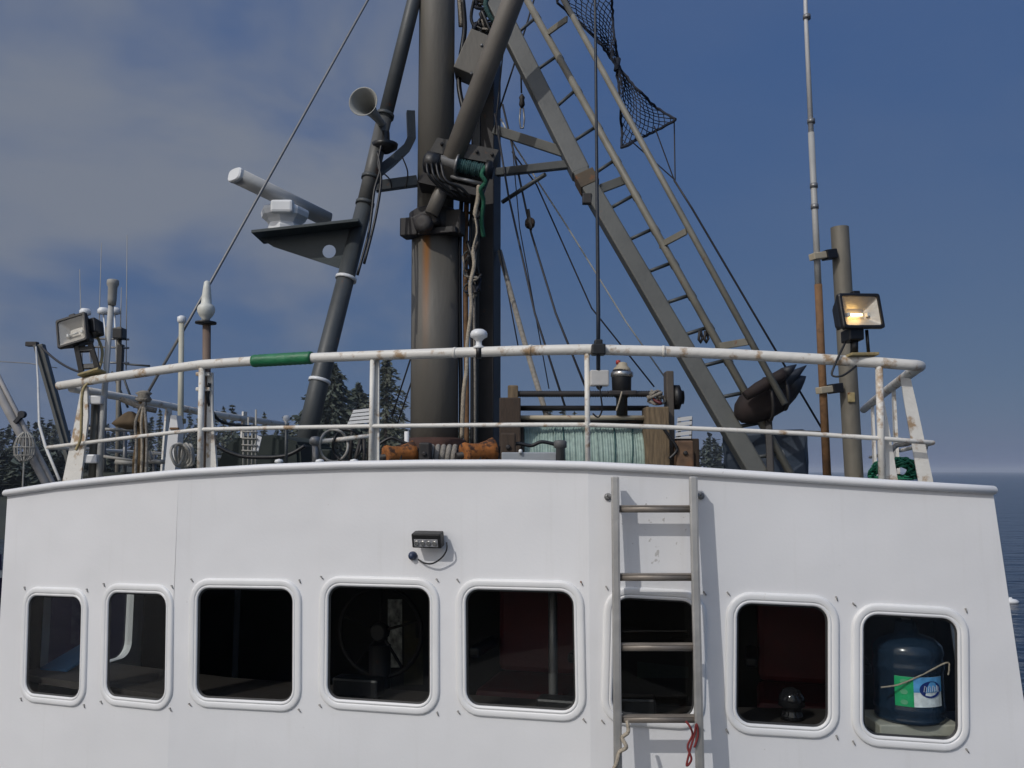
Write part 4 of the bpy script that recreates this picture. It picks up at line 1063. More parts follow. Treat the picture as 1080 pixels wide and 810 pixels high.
# radar bracket and radar
db = dl(250)
t = thing('radar_bracket', 'dark triangular bracket with a round hole carrying the radar', 'bracket', P(368, 262, db))
bm = B(); th = .012
for o_ in (0.0,):
    pa = [P(274, 251, db - .02), P(381, 239, db - .02), P(365, 284, db - .02), P(358, 283, db - .02), P(288, 260, db - .02)]
    # plate with a hole
    hole = [P(347 + 7.2 * math.cos(a * math.pi / 8), 265 + 7.2 * math.sin(a * math.pi / 8), db - .02) for a in range(16)]
    s_ = holed_sheet([p + Vector((0, o_, 0)) for p in pa], [[p + Vector((0, o_, 0)) for p in hole]])
    r_ = bmesh.ops.extrude_face_region(s_, geom=s_.faces[:]); bmesh.ops.translate(s_, verts=[g for g in r_['geom'] if isinstance(g, bmesh.types.BMVert)], vec=(0, th, 0))
    obj('web', s_, M_bracket, t)
bm = B(); prism(bm, [P(272, 249, db - .02) + Vector((0, -.17, 0)), P(382, 237, db - .02) + Vector((0, -.17, 0)), P(382, 237, db - .02) + Vector((0, .16, 0)), P(272, 249, db - .02) + Vector((0, .16, 0))], UP * -.02); obj('shelf', bm, M_bracket, t)
rb = P(300, 246, db - .02)
t = thing('radar', 'white open-array radar scanner on the dark bracket', 'radar', rb)
k_ = PX(db)
bm = B(); lathe(bm, rb, UP, [(19*k_, 0), (19*k_, 5*k_), (17*k_, 9*k_), (20*k_, 13*k_), (25*k_, 17*k_), (26*k_, 22*k_), (25*k_, 25*k_), (17*k_, 29*k_), (9*k_, 31*k_), (8*k_, 35*k_)], 8); obj('gearbox', bm, M_grp, t)
for f in bpy.data.objects[t.children[-1].name].data.polygons: f.use_smooth = False
bm = B(); box(bm, rb + Vector((.02, -.15, 22.5 * k_)), .17, .08, .10, bev=.02); obj('cover_block', bm, M_grp, t)
a, b = P(249, 185, db - .34), P(344, 231, db + .30)
ax = (b - a); lb = ax.length; axn = ax.normalized(); hx = axn.cross(UP).normalized(); hz = hx.cross(axn)
bm = B(); rings = []
for s_ in (0, lb):
    rings.append([bm.verts.new(a + axn * s_ + hx * (.085 * math.copysign(abs(math.cos(q)) ** .75, math.cos(q))) * .9 + hz * (.050 * math.copysign(abs(math.sin(q)) ** .55, math.sin(q)))) for q in [2 * math.pi * i / 20 for i in range(20)]])
for i in range(20):
    f = bm.faces.new((rings[0][i], rings[0][(i+1) % 20], rings[1][(i+1) % 20], rings[1][i])); f.smooth = True
bm.faces.new(rings[0][::-1]); bm.faces.new(rings[1])
obj('scanner_bar', bm, M_radar, t)
bm = B(); rings = []
for s_, q_ in ((.01, 1.03), (-.012, 1.03), (-.022, .9)):
    rings.append([bm.verts.new(a + axn * s_ + hx * (.0765 * q_ * math.copysign(abs(math.cos(q)) ** .75, math.cos(q))) + hz * (.051 * q_ * math.copysign(abs(math.sin(q)) ** .55, math.sin(q)))) for q in [2 * math.pi * i / 20 for i in range(20)]])
for r0, r1 in zip(rings, rings[1:]):
    for i in range(20): bm.faces.new((r0[i], r0[(i+1) % 20], r1[(i+1) % 20], r1[i]))
bm.faces.new(rings[0][::-1]); bm.faces.new(rings[-1]); obj('end_cap', bm, M_grp, t)
bm = B(); box(bm, rb + UP * 36 * k_, .12, .12, .06, hx, axn, UP, .01); obj('turntable', bm, M_radar, t)

# starboard leg with ladder
dr = lambda y: 6.1 + .9 * (490 - y) / 490
base4 = P(800, 497, 6.1); base4 = seam(base4, deck_z(base4))
sl_ = thing('boom_ladder_leg', 'heavy grey slanting leg with rungs and ladder rails right of the mast', 'mast leg', base4)
bm = B(); beam(bm, base4, P(612, 182, dr(182)), .13, .14, Vector((1, 0, .5)), .012); obj('lower_beam', bm, M_beam, sl_)
bm = B(); beam(bm, P(613, 184, dr(182)), P(533, 24, dr(24)), .146, .145, Vector((1, 0, .5)), .012); beam(bm, P(540, 38, dr(30)), P(510, -20, dr(-20)), .146, .145, Vector((1, 0, .5)), .012); obj('upper_beam', bm, mat('beam_light', (.098, .10, .094), .5, var=.18, rust=.1), sl_)
bm = B(); q = P(619, 192, dr(192)); dq = (P(533, 24, dr(24)) - base4).normalized(); beam(bm, q - dq * .06, q + dq * .06, .156, .155, Vector((1, 0, .5)), .004); obj('joint_band', bm, mat('rust_stained_band', (.085, .06, .035), .75, var=.4, rust=.3, rscale=12), sl_)
bm = B(); box(bm, P(619, 210, dr(205) - .06), .07, .06, .08, bev=.006); obj('lug', bm, M_dark, sl_)
rail1 = [(549, -12), (834, 500)]
off1 = -.02
bm = B(); tube(bm, [P(x, y, dr(y) - .03) for x, y in rail1], .029, 10); obj('ladder_rail', bm, mat('ladder_rail_paint', (.185, .175, .145), .55, var=.2, rust=.14, rscale=8), sl_)
rail2 = [(588, -12), (828, 426)]
bm = B(); tube(bm, [P(x, y, dr(y) - .40) for x, y in rail2], .023, 10); obj('hand_rail', bm, MATS['ladder_rail_paint'], sl_)
for (xa, ya, xb, yb) in ((545, 37, 564, 18), (567, 74, 583, 61), (588, 113, 604, 96), (607, 148, 625, 135), (631, 181, 645, 170), (647, 218, 665, 207), (665, 252, 684, 243), (684, 286, 703, 279),
                         (705, 318, 725, 312), (723, 352, 744, 346), (741, 385, 762, 381), (759, 418, 782, 415), (777, 449, 798, 447), (795, 481, 818, 480)):
    bm = B(); a, b = P(xa - 4, ya + 2, dr(ya) - .03), P(xb + 3, yb - 1, dr(yb) - .03); tube(bm, [a, b], .014, 8); obj('rung', bm, M_leg, sl_)
    bm = B(); ry = (rail1[1][1] - rail1[0][1]); fx = lambda y: rail1[0][0] + (rail1[1][0] - rail1[0][0]) * (y - rail1[0][1]) / ry
    tube(bm, [P(fx(yb - 3), yb - 3, dr(yb - 3) - .03), P(fx(yb + 3), yb + 3, dr(yb + 3) - .03)], .0335, 10); obj('rung_socket', bm, MATS['ladder_rail_paint'], sl_)
for (xa, ya, xb, yb) in ((576, 36, 598, 20), (696, 259, 724, 244), (755, 366, 790, 360)):
    bm = B(); beam(bm, P(xa, ya, dr(ya) - .03), P(xb, yb, dr(yb) - .40), .05, .018, UP, .003); obj('rail_bracket', bm, MATS['ladder_rail_paint'], sl_)
bm = B(); beam(bm, P(634, 199, dr(199) - .02), P(658, 190, dr(190) - .03), .07, .03, UP, .004); obj('rail_bracket', bm, M_beam, sl_)
bm = B(); beam(bm, P(522, 137, DM + .1), P(602, 163, dr(163)), .078, .06, UP, .006); obj('upper_strut', bm, M_beam, sl_)
bm = B(); beam(bm, P(524, 182, DM + .1), P(606, 173, dr(173)), .065, .06, UP, .006); obj('lower_strut', bm, M_leg, sl_)
bm = B(); tube(bm, [P(530, 213, DM + .1), P(575, 184, dr(185) + .1)], .018, 8); obj('thin_strut', bm, M_leg, sl_)
for xx in (738, 744):
    bm = B(); tube(bm, [P(xx, 349, dr(349) - .06), P(xx - 1, 358, dr(349) - .06), P(xx + 1, 361, dr(349) - .05), P(xx + 3, 357, dr(349) - .04), P(xx + 1, 349, dr(349) - .03)], .011, 6); obj('shackle', bm, M_dark, sl_)

# net hanging twisted from the rig
dn = 6.75
nt_ = thing('hanging_net', 'dark blue net twisted like a bow tie hanging beside the boom ladder', 'net', P(684, 150, dn))
def netpart(rows, name):
    """rows: list of (left px, right px) edges; diamonds of twine between"""
    bm = B(); rr = random.Random(4); nu = 18; G = []
    for j, (l, r) in enumerate(rows):
        row = []
        for i in range(nu + 1):
            s = i / nu; x = l[0] + (r[0] - l[0]) * s; y = l[1] + (r[1] - l[1]) * s
            row.append(P(x + rr.uniform(-.7, .7), y + rr.uniform(-.8, .8), dn + .12 * math.sin(s * 7 + j * .5) * min(1, abs(r[0] - l[0]) / 30)))
        G.append(row)
    for j in range(len(G) - 1):
        for i in range(nu + 1):
            for di in (1, -1):
                k = i + di
                if (i + j) % 2 == 0 and 0 <= k <= nu: tube(bm, [G[j][i], G[j+1][k]], .0042, 3, False)
                elif (i + j) % 2 == 1 and False: pass
    for e in (0, nu): tube(bm, [g[e] for g in G], .011, 5)
    tube(bm, G[0], .012, 5); tube(bm, G[-1], .012, 5)
    return obj(name, bm, M_net, nt_)
def lerp2(a, b, s): return (a[0] + (b[0] - a[0]) * s, a[1] + (b[1] - a[1]) * s)
def edge(pts, s):
    s *= len(pts) - 1; i = min(int(s), len(pts) - 2); return lerp2(pts[i], pts[i+1], s - i)
rowsA = [(edge([(580, -60), (588, 3), (630, 42), (649, 68)], s / 30), edge([(640, -60), (645, 0), (648, 40), (653, 70)], s / 30)) for s in range(31)]
rowsB = [(edge([(649, 68), (653, 95), (655, 125), (656, 156)], s / 20), edge([(653, 70), (668, 90), (690, 112), (713, 126)], s / 20)) for s in range(21)]
netpart(rowsA, 'upper_netting'); netpart(rowsB, 'lower_netting')
bm = B(); lathe(bm, P(651, 62, dn), P(651, 76, dn) - P(651, 62, dn), [(.03, 0), (.022, .05), (.03, .1)], 8); obj('twist', bm, M_net, nt_)
for a, b in (((655, 155), (672, 146)), ((690, 133), (711, 190)), ((711, 127), (712, 190)), ((667, 150), (712, 190))):
    bm = B(); tube(bm, [P(*a, dn), P(*b, dn)], .0055, 5); obj('bridle', bm, M_wire, nt_)

# anchor-like stabilizer
da = 6.0
ab = P(812, 470, da); 
t = thing('stabilizer', 'dark brown three-pointed stabilizer stowed behind the foot of the boom ladder', 'stabilizer', seam(ab, deck_z(ab)))
def horn(pts, radii, flat, m, nm):
    bm = B(); tube(bm, [P(x, y, da + z) for x, y, z in pts], [r * PX(da) for r in radii], 14); return obj(nm, bm, m, t)
horn([(775, 437, .1), (779, 436, .1), (788, 432, .1), (802, 425, .1), (817, 417, .1), (832, 408, .08)], [3, 11, 17, 20, 19.5, 14], 1, M_float, 'body')
horn([(831, 408.5, .08), (840, 403, .06), (846, 399.5, .05), (850, 397, .05)], [14.6, 9.5, 4.5, .6], 1, M_floattip, 'lower_point')
horn([(786, 418, -.08), (800, 409, -.08), (822, 397, -.08), (828, 393, -.08)], [5, 6.5, 6.5, 6], 1, M_float, 'upper_bar')
horn([(827, 393.5, -.08), (834, 389, -.08), (840, 384.5, -.08)], [6.2, 4, .5], 1, M_floattip, 'upper_point')
horn([(815, 410, .02), (832, 400, .02), (842, 392, .02), (850.5, 385.5, .02)], [8, 7, 4, .5], 1, M_floattip, 'middle_point')
for (xa, ya, xb, yb, rr_) in ((806, 399, 812, 444, .13), (822, 393, 828, 432, .12)):
    bm = B(); cc = P((xa + xb) / 2, (ya + yb) / 2, da + .05); ua = (P(xb, yb, da) - P(xa, ya, da)); hl = ua.length / 2; ua.normalize()
    tube(bm, [cc + ua * hl * math.cos(q * math.pi / 10) + Vector((0, 1, 0)) * rr_ * math.sin(q * math.pi / 10) for q in range(21)], .012, 6, False); obj('lashing', bm, M_dark, t)
bm = B(); prism(bm, [P(793, 412, da + .02), P(812, 402, da + .02), P(818, 412, da + .02), P(797, 424, da + .02)], Vector((0, .05, 0))); obj('web_plate', bm, mat('web_brown', (.06, .035, .03), .8, var=.4, rust=.3), t)
bm = B(); beam(bm, seam(ab, deck_z(ab)), P(810, 432, da + .12), .05, .05, LAT, .01); obj('stand', bm, M_dark, t)
# blue tarp box
dt_ = 6.9
a, b = P(742, 492, dt_), P(856, 492, dt_)
bz = min(deck_z(a), deck_z(b)); topz = P(800, 454, dt_).z
t = thing('tarped_bin', 'low bin under a dark blue tarp behind the boom foot', 'bin', ((a.x + b.x) / 2, a.y, bz))
bm = B(); box(bm, ((a.x + b.x) / 2 + .12, a.y + .2, (bz + topz) / 2), b.x - a.x - .22, .7, topz - bz, LAT, AFT, UP, .035); bmesh.ops.subdivide_edges(bm, edges=bm.edges[:], cuts=2, use_grid_fill=True)
rr = random.Random(2)
for v_ in bm.verts: v_.co += Vector((rr.uniform(-.008, .008), rr.uniform(-.008, .008), rr.uniform(-.01, .006)))
obj('tarp', bm, M_tarpblue, t)
bm = B(); tube(bm, [Vector((a.x + .03, a.y - .22, topz + .003)), Vector((b.x, a.y - .22, topz - .02))], .008, 6); obj('edge_cord', bm, M_rope_grey, t)

# ================================================================== longline reel
DR = 6.3
rbase = P(618, 492, DR); rbase = seam(rbase, deck_z(rbase))
reel = thing('line_reel', 'wooden framed reel wound with pale green line behind the guard rail', 'reel', rbase)
kR = PX(DR)
ca, cb = P(552, 488, DR + .2), P(680, 488, DR + .2); ax = cb - ca
Lr = ax.length; rD = 41 * kR
prof = [(rD * .7, -.01)]; rr = random.Random(8); nw = 46
for k in range(nw):
    f = k / nw; am = rD * (1 + .012 * math.sin(k * .7) + rr.uniform(-.010, .010)); gap = .965 if rr.random() < .8 else .93
    prof += [(am * gap, Lr * f), (am, Lr * (f + .35 / nw)), (am, Lr * (f + .65 / nw))]
prof += [(rD * .7, Lr)]
bm = B(); lathe(bm, ca, ax, prof, 40); obj('wound_line', bm, M_line, reel)
for s in (-.012, Lr + .004):
    bm = B(); lathe(bm, ca + ax.normalized() * s, ax, [(rD * 1.12, -.012), (rD * 1.12, .012)], 36); obj('drum_flange', bm, M_wood if s > 0 else M_wood_dark, reel)
# loose diagonal turns lying over the drum
for k in range(7):
    bm = B(); f0 = rr.uniform(.25, .9); f1 = f0 + rr.uniform(-.08, .06); pts = []
    for q in range(14):
        an = R(-12 - q * 13); fc = f0 + (f1 - f0) * q / 13
        pts.append(ca + ax * fc + UP * (math.cos(an) * rD * 1.012) + Vector((0, 1, 0)) * (math.sin(an) * rD * 1.012))
    tube(bm, pts, .005, 5); obj('loose_turn', bm, M_line if k % 3 else M_rope_teal, reel)
def rpost(x0, x1, y0, m, dz=0, dep=.16, nm='frame_post'):
    c0 = P((x0 + x1) / 2, y0, DR + dz); bz_ = deck_z(c0)
    bm = B(); beam(bm, seam(c0, bz_), c0, (x1 - x0) * kR, dep, Vector((1, 0, 0)), .008); return obj(nm, bm, m, reel)
rpost(527, 549, 421, M_wood_dark, 0, .3); rpost(679, 703, 430, M_wood, -.05, .2); rpost(701, 709, 392, mat('steel_plate', (.075, .062, .05), .6, rust=.2), .0, .12, 'side_plate')
rpost(703, 735, 463, M_wood_dark, .25, .2, 'side_block'); 
bm = B(); box(bm, P(541, 414, DR), .075, .09, .10, bev=.01); obj('bearing_block', bm, M_wood, reel)
bm = B(); prof = []
for k in range(60): prof += [(.020, k * .0168), (.026, k * .0168 + .0084)]
a = P(545, 415.5, DR); b = P(697, 415.5, DR); prof = [(r, h * (b - a).length / 1.0) for r, h in prof]
lathe(bm, a, b - a, prof, 10); obj('levelwind_screw', bm, M_dark, reel)
bm = B(); tube(bm, [P(545, 430.5, DR + .1), P(684, 430.5, DR + .1)], .020, 10); obj('guide_bar', bm, M_dark, reel)
bm = B(); tube(bm, [P(548, 440.5, DR - .05), P(690, 440.5, DR - .05)], .017, 10); obj('roller', bm, M_beige, reel)
bm = B(); tube(bm, [P(548, 445.5, DR), P(690, 445.5, DR)], .02, 10); obj('lower_bar', bm, M_dark, reel)
bm = B(); lathe_px(bm, 656, DR - .05, [(6, 438), (6, 420), (10, 416), (10.5, 400), (11, 394), (9, 390)], 20); obj('motor', bm, M_black, reel)
bm = B(); lathe_px(bm, 656, DR - .05, [(11, 398), (12, 397), (12, 393.5), (11, 392)], 22); obj('motor_ring', bm, M_chrome, reel)
bm = B(); lathe_px(bm, 656, DR - .05, [(9.5, 392), (9, 389), (6, 386), (5.5, 383), (3, 382)], 16); obj('motor_cap', bm, M_beige, reel)
bm = B(); lathe_px(bm, 652, DR - .06, [(2.5, 384), (2.5, 380.5), (1, 379.8)], 10); obj('red_cap', bm, M_red, reel)
bm = B(); box(bm, P(656, 415, DR - .06), .20, .12, .035, bev=.008); obj('carriage', bm, M_dark, reel)
bm = B(); tube(bm, [P(656, 413, DR - .16), P(653, 424, DR - .16), P(650, 433, DR - .15)], .006, 5); obj('tie', bm, M_rope_cream, reel)
bm = B(); lathe(bm, P(712, 419, DR + .02), Vector((1, 0, 0)), [(.03, -.02), (.09, -.015), (.09, .03), (.05, .045), (.05, .06)], 18); obj('hand_wheel', bm, M_black, reel)
rr = random.Random(6)
for k in range(6):
    bm = B(); pts = [P(692 + rr.uniform(-10, 9), 420 + rr.uniform(-8, 6), DR - .05 + rr.uniform(-.08, .08)) for _ in range(6)]
    tube(bm, smooth_path(pts, 4), .011, 6); obj('rope_bundle', bm, M_rope_grey if k != 2 else M_maroon, reel)
# slatted white panels
def slatted(x0, x1, y0, y1, d, label, lean=.2, n=4, skew=4):
    c0 = P((x0 + x1) / 2, y1, d); b0 = seam(c0, deck_z(c0))
    t = thing('slatted_panel', label, 'panel', b0, 'white slatted panels')
    for k in range(n):
        ya = y0 + (y1 - y0) * (k + .12) / n; yb = y0 + (y1 - y0) * (k + .88) / n; s0 = skew * (1 - (k + .1) / n); s1 = skew * (1 - (k + .9) / n)
        bm = B(); prism(bm, [P(x0 + s0, ya, d), P(x1 + s0 * .3, ya - 2, d), P(x1 + s1 * .3, yb - 2, d), P(x0 + s1, yb, d)], Vector((0, .02, 0))); obj('slat', bm, M_white, t)
    for x in (x0 + 3, x1 - 2):
        bm = B(); tube(bm, [P(x + skew * .6, y0, d + .035), seam(P(x, y1, d + .035), b0.z)], .012, 6); obj('support', bm, M_dark, t)
slatted(366, 390, 432, 448, 5.6, 'white slatted panel left of the mast behind the guard rail post', skew=7)
slatted(712, 729, 440, 466, 6.9, 'white slatted panel leaning right of the reel frame', skew=3, n=5)
# grey box and vent in front of the reel
d = 5.2; a, b = P(529, 486, d), P(587, 486, d); bz = deck_z((a + b) / 2)
t = thing('flat_grey_box', 'flat pale grey box lying in front of the reel', 'box', ((a.x + b.x) / 2, a.y, bz))
tz = P(558, 477, d).z
bm = B(); box(bm, ((a.x + b.x) / 2, a.y + .1, (bz + tz) / 2), b.x - a.x, .22, tz - bz, bev=.006); obj('lid', bm, mat('pale_grey', (.30, .32, .34), .5), t)
bm = B(); lathe_px(bm, 549, d - .02, [(2, 478), (2, 475), (1, 473.8)], 8); obj('knob', bm, M_grp, t)
d = 5.1; q = P(591, 490, d); q = seam(q, deck_z(q))
t = thing('mushroom_vent', 'grey mushroom vent standing beside the flat grey box', 'vent', q)
bm = B(); k_ = PX(d); zz = lambda y: P(591, y, d).z - q.z
lathe(bm, q, UP, [(5*k_, 0), (4.5*k_, zz(473)), (6.8*k_, zz(472)), (6.8*k_, zz(466)), (5.5*k_, zz(464.5)), (.5*k_, zz(464))], 16); obj('cap', bm, mat('vent_grey', (.10, .10, .10), .6), t)

# rusty barrels and rope at the mast foot
def drumthing(xa, ya, xb, yb, rpx, d, label):
    a, b = P(xa, ya, d), P(xb, yb, d + .1); q = (a + b) / 2
    t = thing('rusty_capstan', label, 'capstan', seam(q, deck_z(q)), 'rusty capstan drums at the mast foot')
    k_ = PX(d); r_ = rpx * k_; L = (b - a).length
    bm = B(); lathe(bm, a, b - a, [(r_*.55, 0), (r_*.95, .004), (r_*1.0, L*.1), (r_*.82, L*.3), (r_*.78, L*.6), (r_*.9, L*.85), (r_*1.08, L), (r_*.6, L*1.002)], 22, ripple=lambda k, h: 1 + .03 * math.sin(k * 2.7 + h * 60)); obj('drum', bm, M_rust, t)
    bm = B(); lathe(bm, a - (b - a).normalized() * .05, b - a, [(r_*.28, 0), (r_*.28, L + .12)], 10); obj('shaft', bm, M_dark, t)
    bm = B(); box(bm, seam(q, (deck_z(q) + q.z) / 2), .05, .12, max(.02, q.z - deck_z(q)), bev=.004); obj('support', bm, M_dark, t)
drumthing(406, 482, 436, 477, 12, 6.0, 'orange rusty capstan drum at the left of the mast foot')
drumthing(488, 480, 520, 475, 13, 6.0, 'orange rusty capstan drum at the right of the mast foot')
q = P(466, 486, 6.15); q = seam(q, deck_z(q))
t = thing('rope_turns', 'turns of grey rope between the two rusty drums', 'rope', q)
for k in range(5):
    bm = B(); pts = []
    for a in range(17):
        an = 2 * math.pi * a / 16; pts.append(P(454 + 6 * k + 2 * math.sin(an), 482 - 11 * math.sin(an), 6.15 + .09 * math.cos(an)))
    tube(bm, pts, .019, 8, False); obj('turn', bm, M_rope_grey, t)
bm = B(); tube(bm, [P(440, 482, 6.15), P(492, 481, 6.15)], .05, 12); obj('core', bm, M_dark, t)
q = P(429, 480, 6.4); q = seam(q, deck_z(q)); bm = B(); tube(bm, [q, P(429, 455, 6.4)], .018, 8); lathe(bm, q, UP, [(.04, 0), (.04, .02), (.02, .025)], 8)
tag(obj('white_stub_pipe', bm, M_white, None, at=q), 'short white upright pipe left of the mast foot', 'pipe')

# port side deck clutter ------------------------------------------------
d = 5.6; a, b = P(232, 487, d), P(318, 487, d); bz = deck_z((a + b) / 2) 
t = thing('covered_locker', 'low locker under a dark green cover left of the port mast leg', 'locker', ((a.x + b.x) / 2, a.y, bz))
tz = P(270, 460, d).z
bm = B(); prism(bm, [Vector((a.x - .05, a.y, bz)), Vector((b.x, b.y, bz)), Vector((b.x - .02, b.y, tz - .04)), Vector((b.x - .18, b.y, tz + .01)), Vector((a.x + .12, a.y, tz)), Vector((a.x + .02, a.y, tz - .06))], Vector((.1, .6, 0))); bmesh.ops.bevel(bm, geom=bm.edges[:], offset=.02, segments=2, affect='EDGES'); obj('cover', bm, M_tarpgreen, t)
d = 5.3; q = P(265, 489, d); q = seam(q, deck_z(q))
t = thing('wire_rack', 'small white wire rack and tilted plate in front of the dark green cover', 'rack', q)
for x in (257, 262, 266, 270):
    bm = B(); tube(bm, [seam(P(x, 489, d), q.z), P(x, 432 + (x % 3) * 8, d)], .006, 6); obj('rod', bm, M_hose, t)
for y in (455, 462, 469, 475):
    bm = B(); tube(bm, [P(255, y, d - .008), P(272, y + 1, d - .008)], .005, 6); obj('cross_rod', bm, M_hose, t)
bm = B(); prism(bm, [P(271, 459, d), P(276, 461, d), P(272, 477, d), P(266, 476, d)], Vector((0, .01, 0))); obj('plate', bm, M_white, t)
d = 5.0; q = P(302, 489, d); q = seam(q, deck_z(q))
t = thing('short_lamp', 'short post with a white round lamp left of the port mast leg', 'lamp', q)
bm = B(); tube(bm, [q, P(302, 447, d)], .009, 8); obj('post', bm, M_leg, t)
bm = B(); lathe_px(bm, 302, d, [(1.6, 448), (1.6, 445), (3.4, 443), (3.6, 440), (2.4, 438.2), (.3, 437.8)], 14); obj('lamp', bm, M_grp, t)
d = 5.2; q = P(365, 488, d); q = seam(q, deck_z(q))
t = thing('hoop_rack', 'low white pipe with round hoops behind the rail left of the mast', 'frame', q)
bm = B(); tube(bm, [P(328, 466.5, d), P(362, 463, d), P(400, 458.5, d)], .013, 8); obj('pipe', bm, M_rail, t)
for cx in (352, 366):
    bm = B(); pts = [P(cx + 15 * math.cos(a * math.pi / 12), 470 - 17 * math.sin(a * math.pi / 12), d + .02 * math.sin(a)) for a in range(-8, 21)]
    tube(bm, pts, .008, 7); obj('hoop', bm, M_hose if cx == 352 else M_black, t)
for x in (333, 372, 384):
    bm = B(); tube(bm, [seam(P(x, 489, d), q.z), P(x + (8 if x == 372 else 0), 463, d)], .011 if x != 333 else .022, 8); obj('support', bm, M_dark if x != 333 else M_steel, t)
bm = B(); lathe_px(bm, 333, d, [(4, 470), (6.5, 468), (6.8, 464), (5, 461), (1, 460)], 14); obj('round_head', bm, M_steel, t)
for i, (x, lb) in enumerate(((281, 'under the dark green cover'), (325, 'beside the foot of the port mast leg'), (362, 'beneath the round hoops'))):
    p = rp(x, 490) + AFT * .12; q = seam(p, deck_z(p)); bm = B(); lathe(bm, q, UP, [(.012, 0), (.012, P(x, 488.5, p.y).z - q.z), (.024, P(x, 487.5, p.y).z - q.z), (.02, P(x, 485, p.y).z - q.z), (.002, P(x, 484, p.y).z - q.z)], 12)
    tag(obj('roof_knob', bm, M_grp, None, at=q), 'tiny white round-headed knob on the roof edge ' + lb, 'knob', 'white knobs on the roof edge')

d = 5.2; q = P(115, 500, d); q = seam(q, deck_z(q))
t = thing('pipe_rack', 'low rack of thin white rods behind the left rail stanchion', 'rack', q)
for (xa, ya, xb, yb, r_) in ((92, 452, 140, 454, .010), (106, 481, 142, 486, .009), (122, 487, 142, 489, .016), (150, 487, 175, 487, .014), (157, 476, 160, 488, .012)):
    bm = B(); tube(bm, [P(xa, ya, d), P(xb, yb, d)], r_, 7); obj('rod', bm, M_hose, t)
for x in (110, 132, 163):
    bm = B(); tube(bm, [seam(P(x, 500, d + .03), q.z), P(x, 453 if x < 160 else 480, d + .03)], .012, 7); obj('upright', bm, M_steel, t)
bm = B(); box(bm, seam(P(114, 497, d + .1), q.z + .05), .3, .2, .10, bev=.02); obj('dark_crate', bm, M_tarpgreen, t)
for k, (x, y, w_, h_, lb, m_) in enumerate(((449, 476, 12, 18, 'small dark gearbox between the mast foot and left rusty drum', M_dark), (536, 470, 16, 26, 'dark brown hydraulic block left of the flat grey box', M_wood_dark),
                                   (720, 476, 18, 22, 'worn brown block at the right foot of the reel', mat('worn_brown', (.12, .07, .04), .8, var=.5, scale=14, rust=.3)), (345, 480, 14, 12, 'small dark case under the round hoops', M_tarpgreen))):
    dd = (6.0, 5.6, 6.2, 5.4)[k]; p_ = P(x, y, dd); b_ = seam(p_, deck_z(p_)); hh_ = max(.05, P(x, y - h_ / 2, dd).z - b_.z)
    t = thing('deck_block', lb, 'machinery', b_, 'small machinery blocks on the roof')
    bm = B(); box(bm, b_ + UP * hh_ / 2, w_ * PX(dd), .18, hh_, bev=.012); obj('casing', bm, m_, t)
    bm = B(); lathe(bm, b_ + UP * hh_ * .6 - Vector((0, .088, 0)), Vector((0, -1, 0)), [(.017, 0), (.017, .014), (.008, .018)], 6); obj('fitting', bm, M_dark, t)
for k, (pts, lb) in enumerate((([(530, 476), (545, 468), (560, 470), (572, 466), (590, 470)], 'black hose draped low across the front of the reel'), ([(700, 452), (707, 462), (714, 474), (706, 484)], 'black hose hanging down the right end of the reel'),
                               ([(398, 470), (412, 462), (424, 466), (438, 472), (446, 482)], 'black hose curling left of the mast foot'), ([(228, 470), (244, 478), (262, 482), (300, 481), (322, 470)], 'black hose lying in front of the dark green cover'))):
    cord('deck_hose', [P(x, y, (5.55, 6.1, 6.2, 5.15)[k]) for x, y in pts], .012, M_black, lb, 'hose')

# ================================================================== rigging lines
def line(label, pts, r, m=M_wire, name='rigging_line'):
    bm = B(); tube(bm, pts, r, 6); tag(obj(name, bm, m, None, at=pts[0]), label, 'rigging', 'rigging lines')
line('grey wire stay running from top centre down to the brown canvas bundle', [P(152, 421, 4.95), P(222, 298, 5.2), P(388, 0, 6.0), P(420, -58, 6.2)], .0085, M_wiregrey)
line('thick frayed rope from the square column down to the reel', catenary(P(577, 440, DR + .1), P(527, 265, DM + .3), .03), .024, M_rope_grey)
line('thin dark line just left of the thick frayed rope', [P(547, 368, DM), P(527, 262, DM + .2)], .006)
line('dark line from the upper strut to the middle of the reel', [P(597, 432, DR + .2), P(564, 330, DM - .2), P(536, 205, DM), P(522, 120, DM)], .009)
line('dark line from the pulley down to the rail kink', [P(619, 412, DR + .2), P(586, 330, DM - .2), P(560, 245, DM), P(544, 170, DM), P(530, 110, DM)], .009)
line('faint thin line between the two dark lines under the upper strut', [P(579, 410, DM), P(548, 240, DM), P(540, 150, DM)], .005)
line('pale line running from the upper strut down towards the reel wheel', [P(702, 399, DM + .5), P(660, 339, DM + .4), P(597, 237, DM + .2), P(543, 154, DM + .1), P(528, 125, DM + .1)], .007, M_wirewhite)
line('grey line left of the boom beam running down to the reel motor', [P(690, 408, DM + .3), P(624, 325, DM + .3), P(566, 195, DM + .3), P(540, 160, DM + .3)], .007)
line('dark line from the net bridle down to the right behind the boom', [P(711, 190, dn), P(730, 220, dn), P(790, 322, dn), P(868, 454, dn + .2)], .0085)
line('first of two thin wires left of the mast foot', [P(413, 440, DM), P(437, 366, DM), P(446, 335, DM + .3)], .007)
line('second of two thin wires left of the mast foot, nearer the mast', [P(418, 450, DM + .1), P(440, 385, DM + .1), P(452, 352, DM + .4)], .007)
line('thin dark halyard beside the upper end of the boom beam', [P(539, -10, DM - .2), P(530, 60, DM), P(525, 110, DM), P(522, 140, DM)], .007)
line('thin halyard crossing behind the boom beam near the top', [P(566, -10, DM), P(556, 24, DM), P(540, 75, DM + .1), P(527, 115, DM + .1)], .008)
line('dark vertical fall from the upper beam to the hanging shackle', [P(549, 62, DM), P(550, 98, DM)], .008)
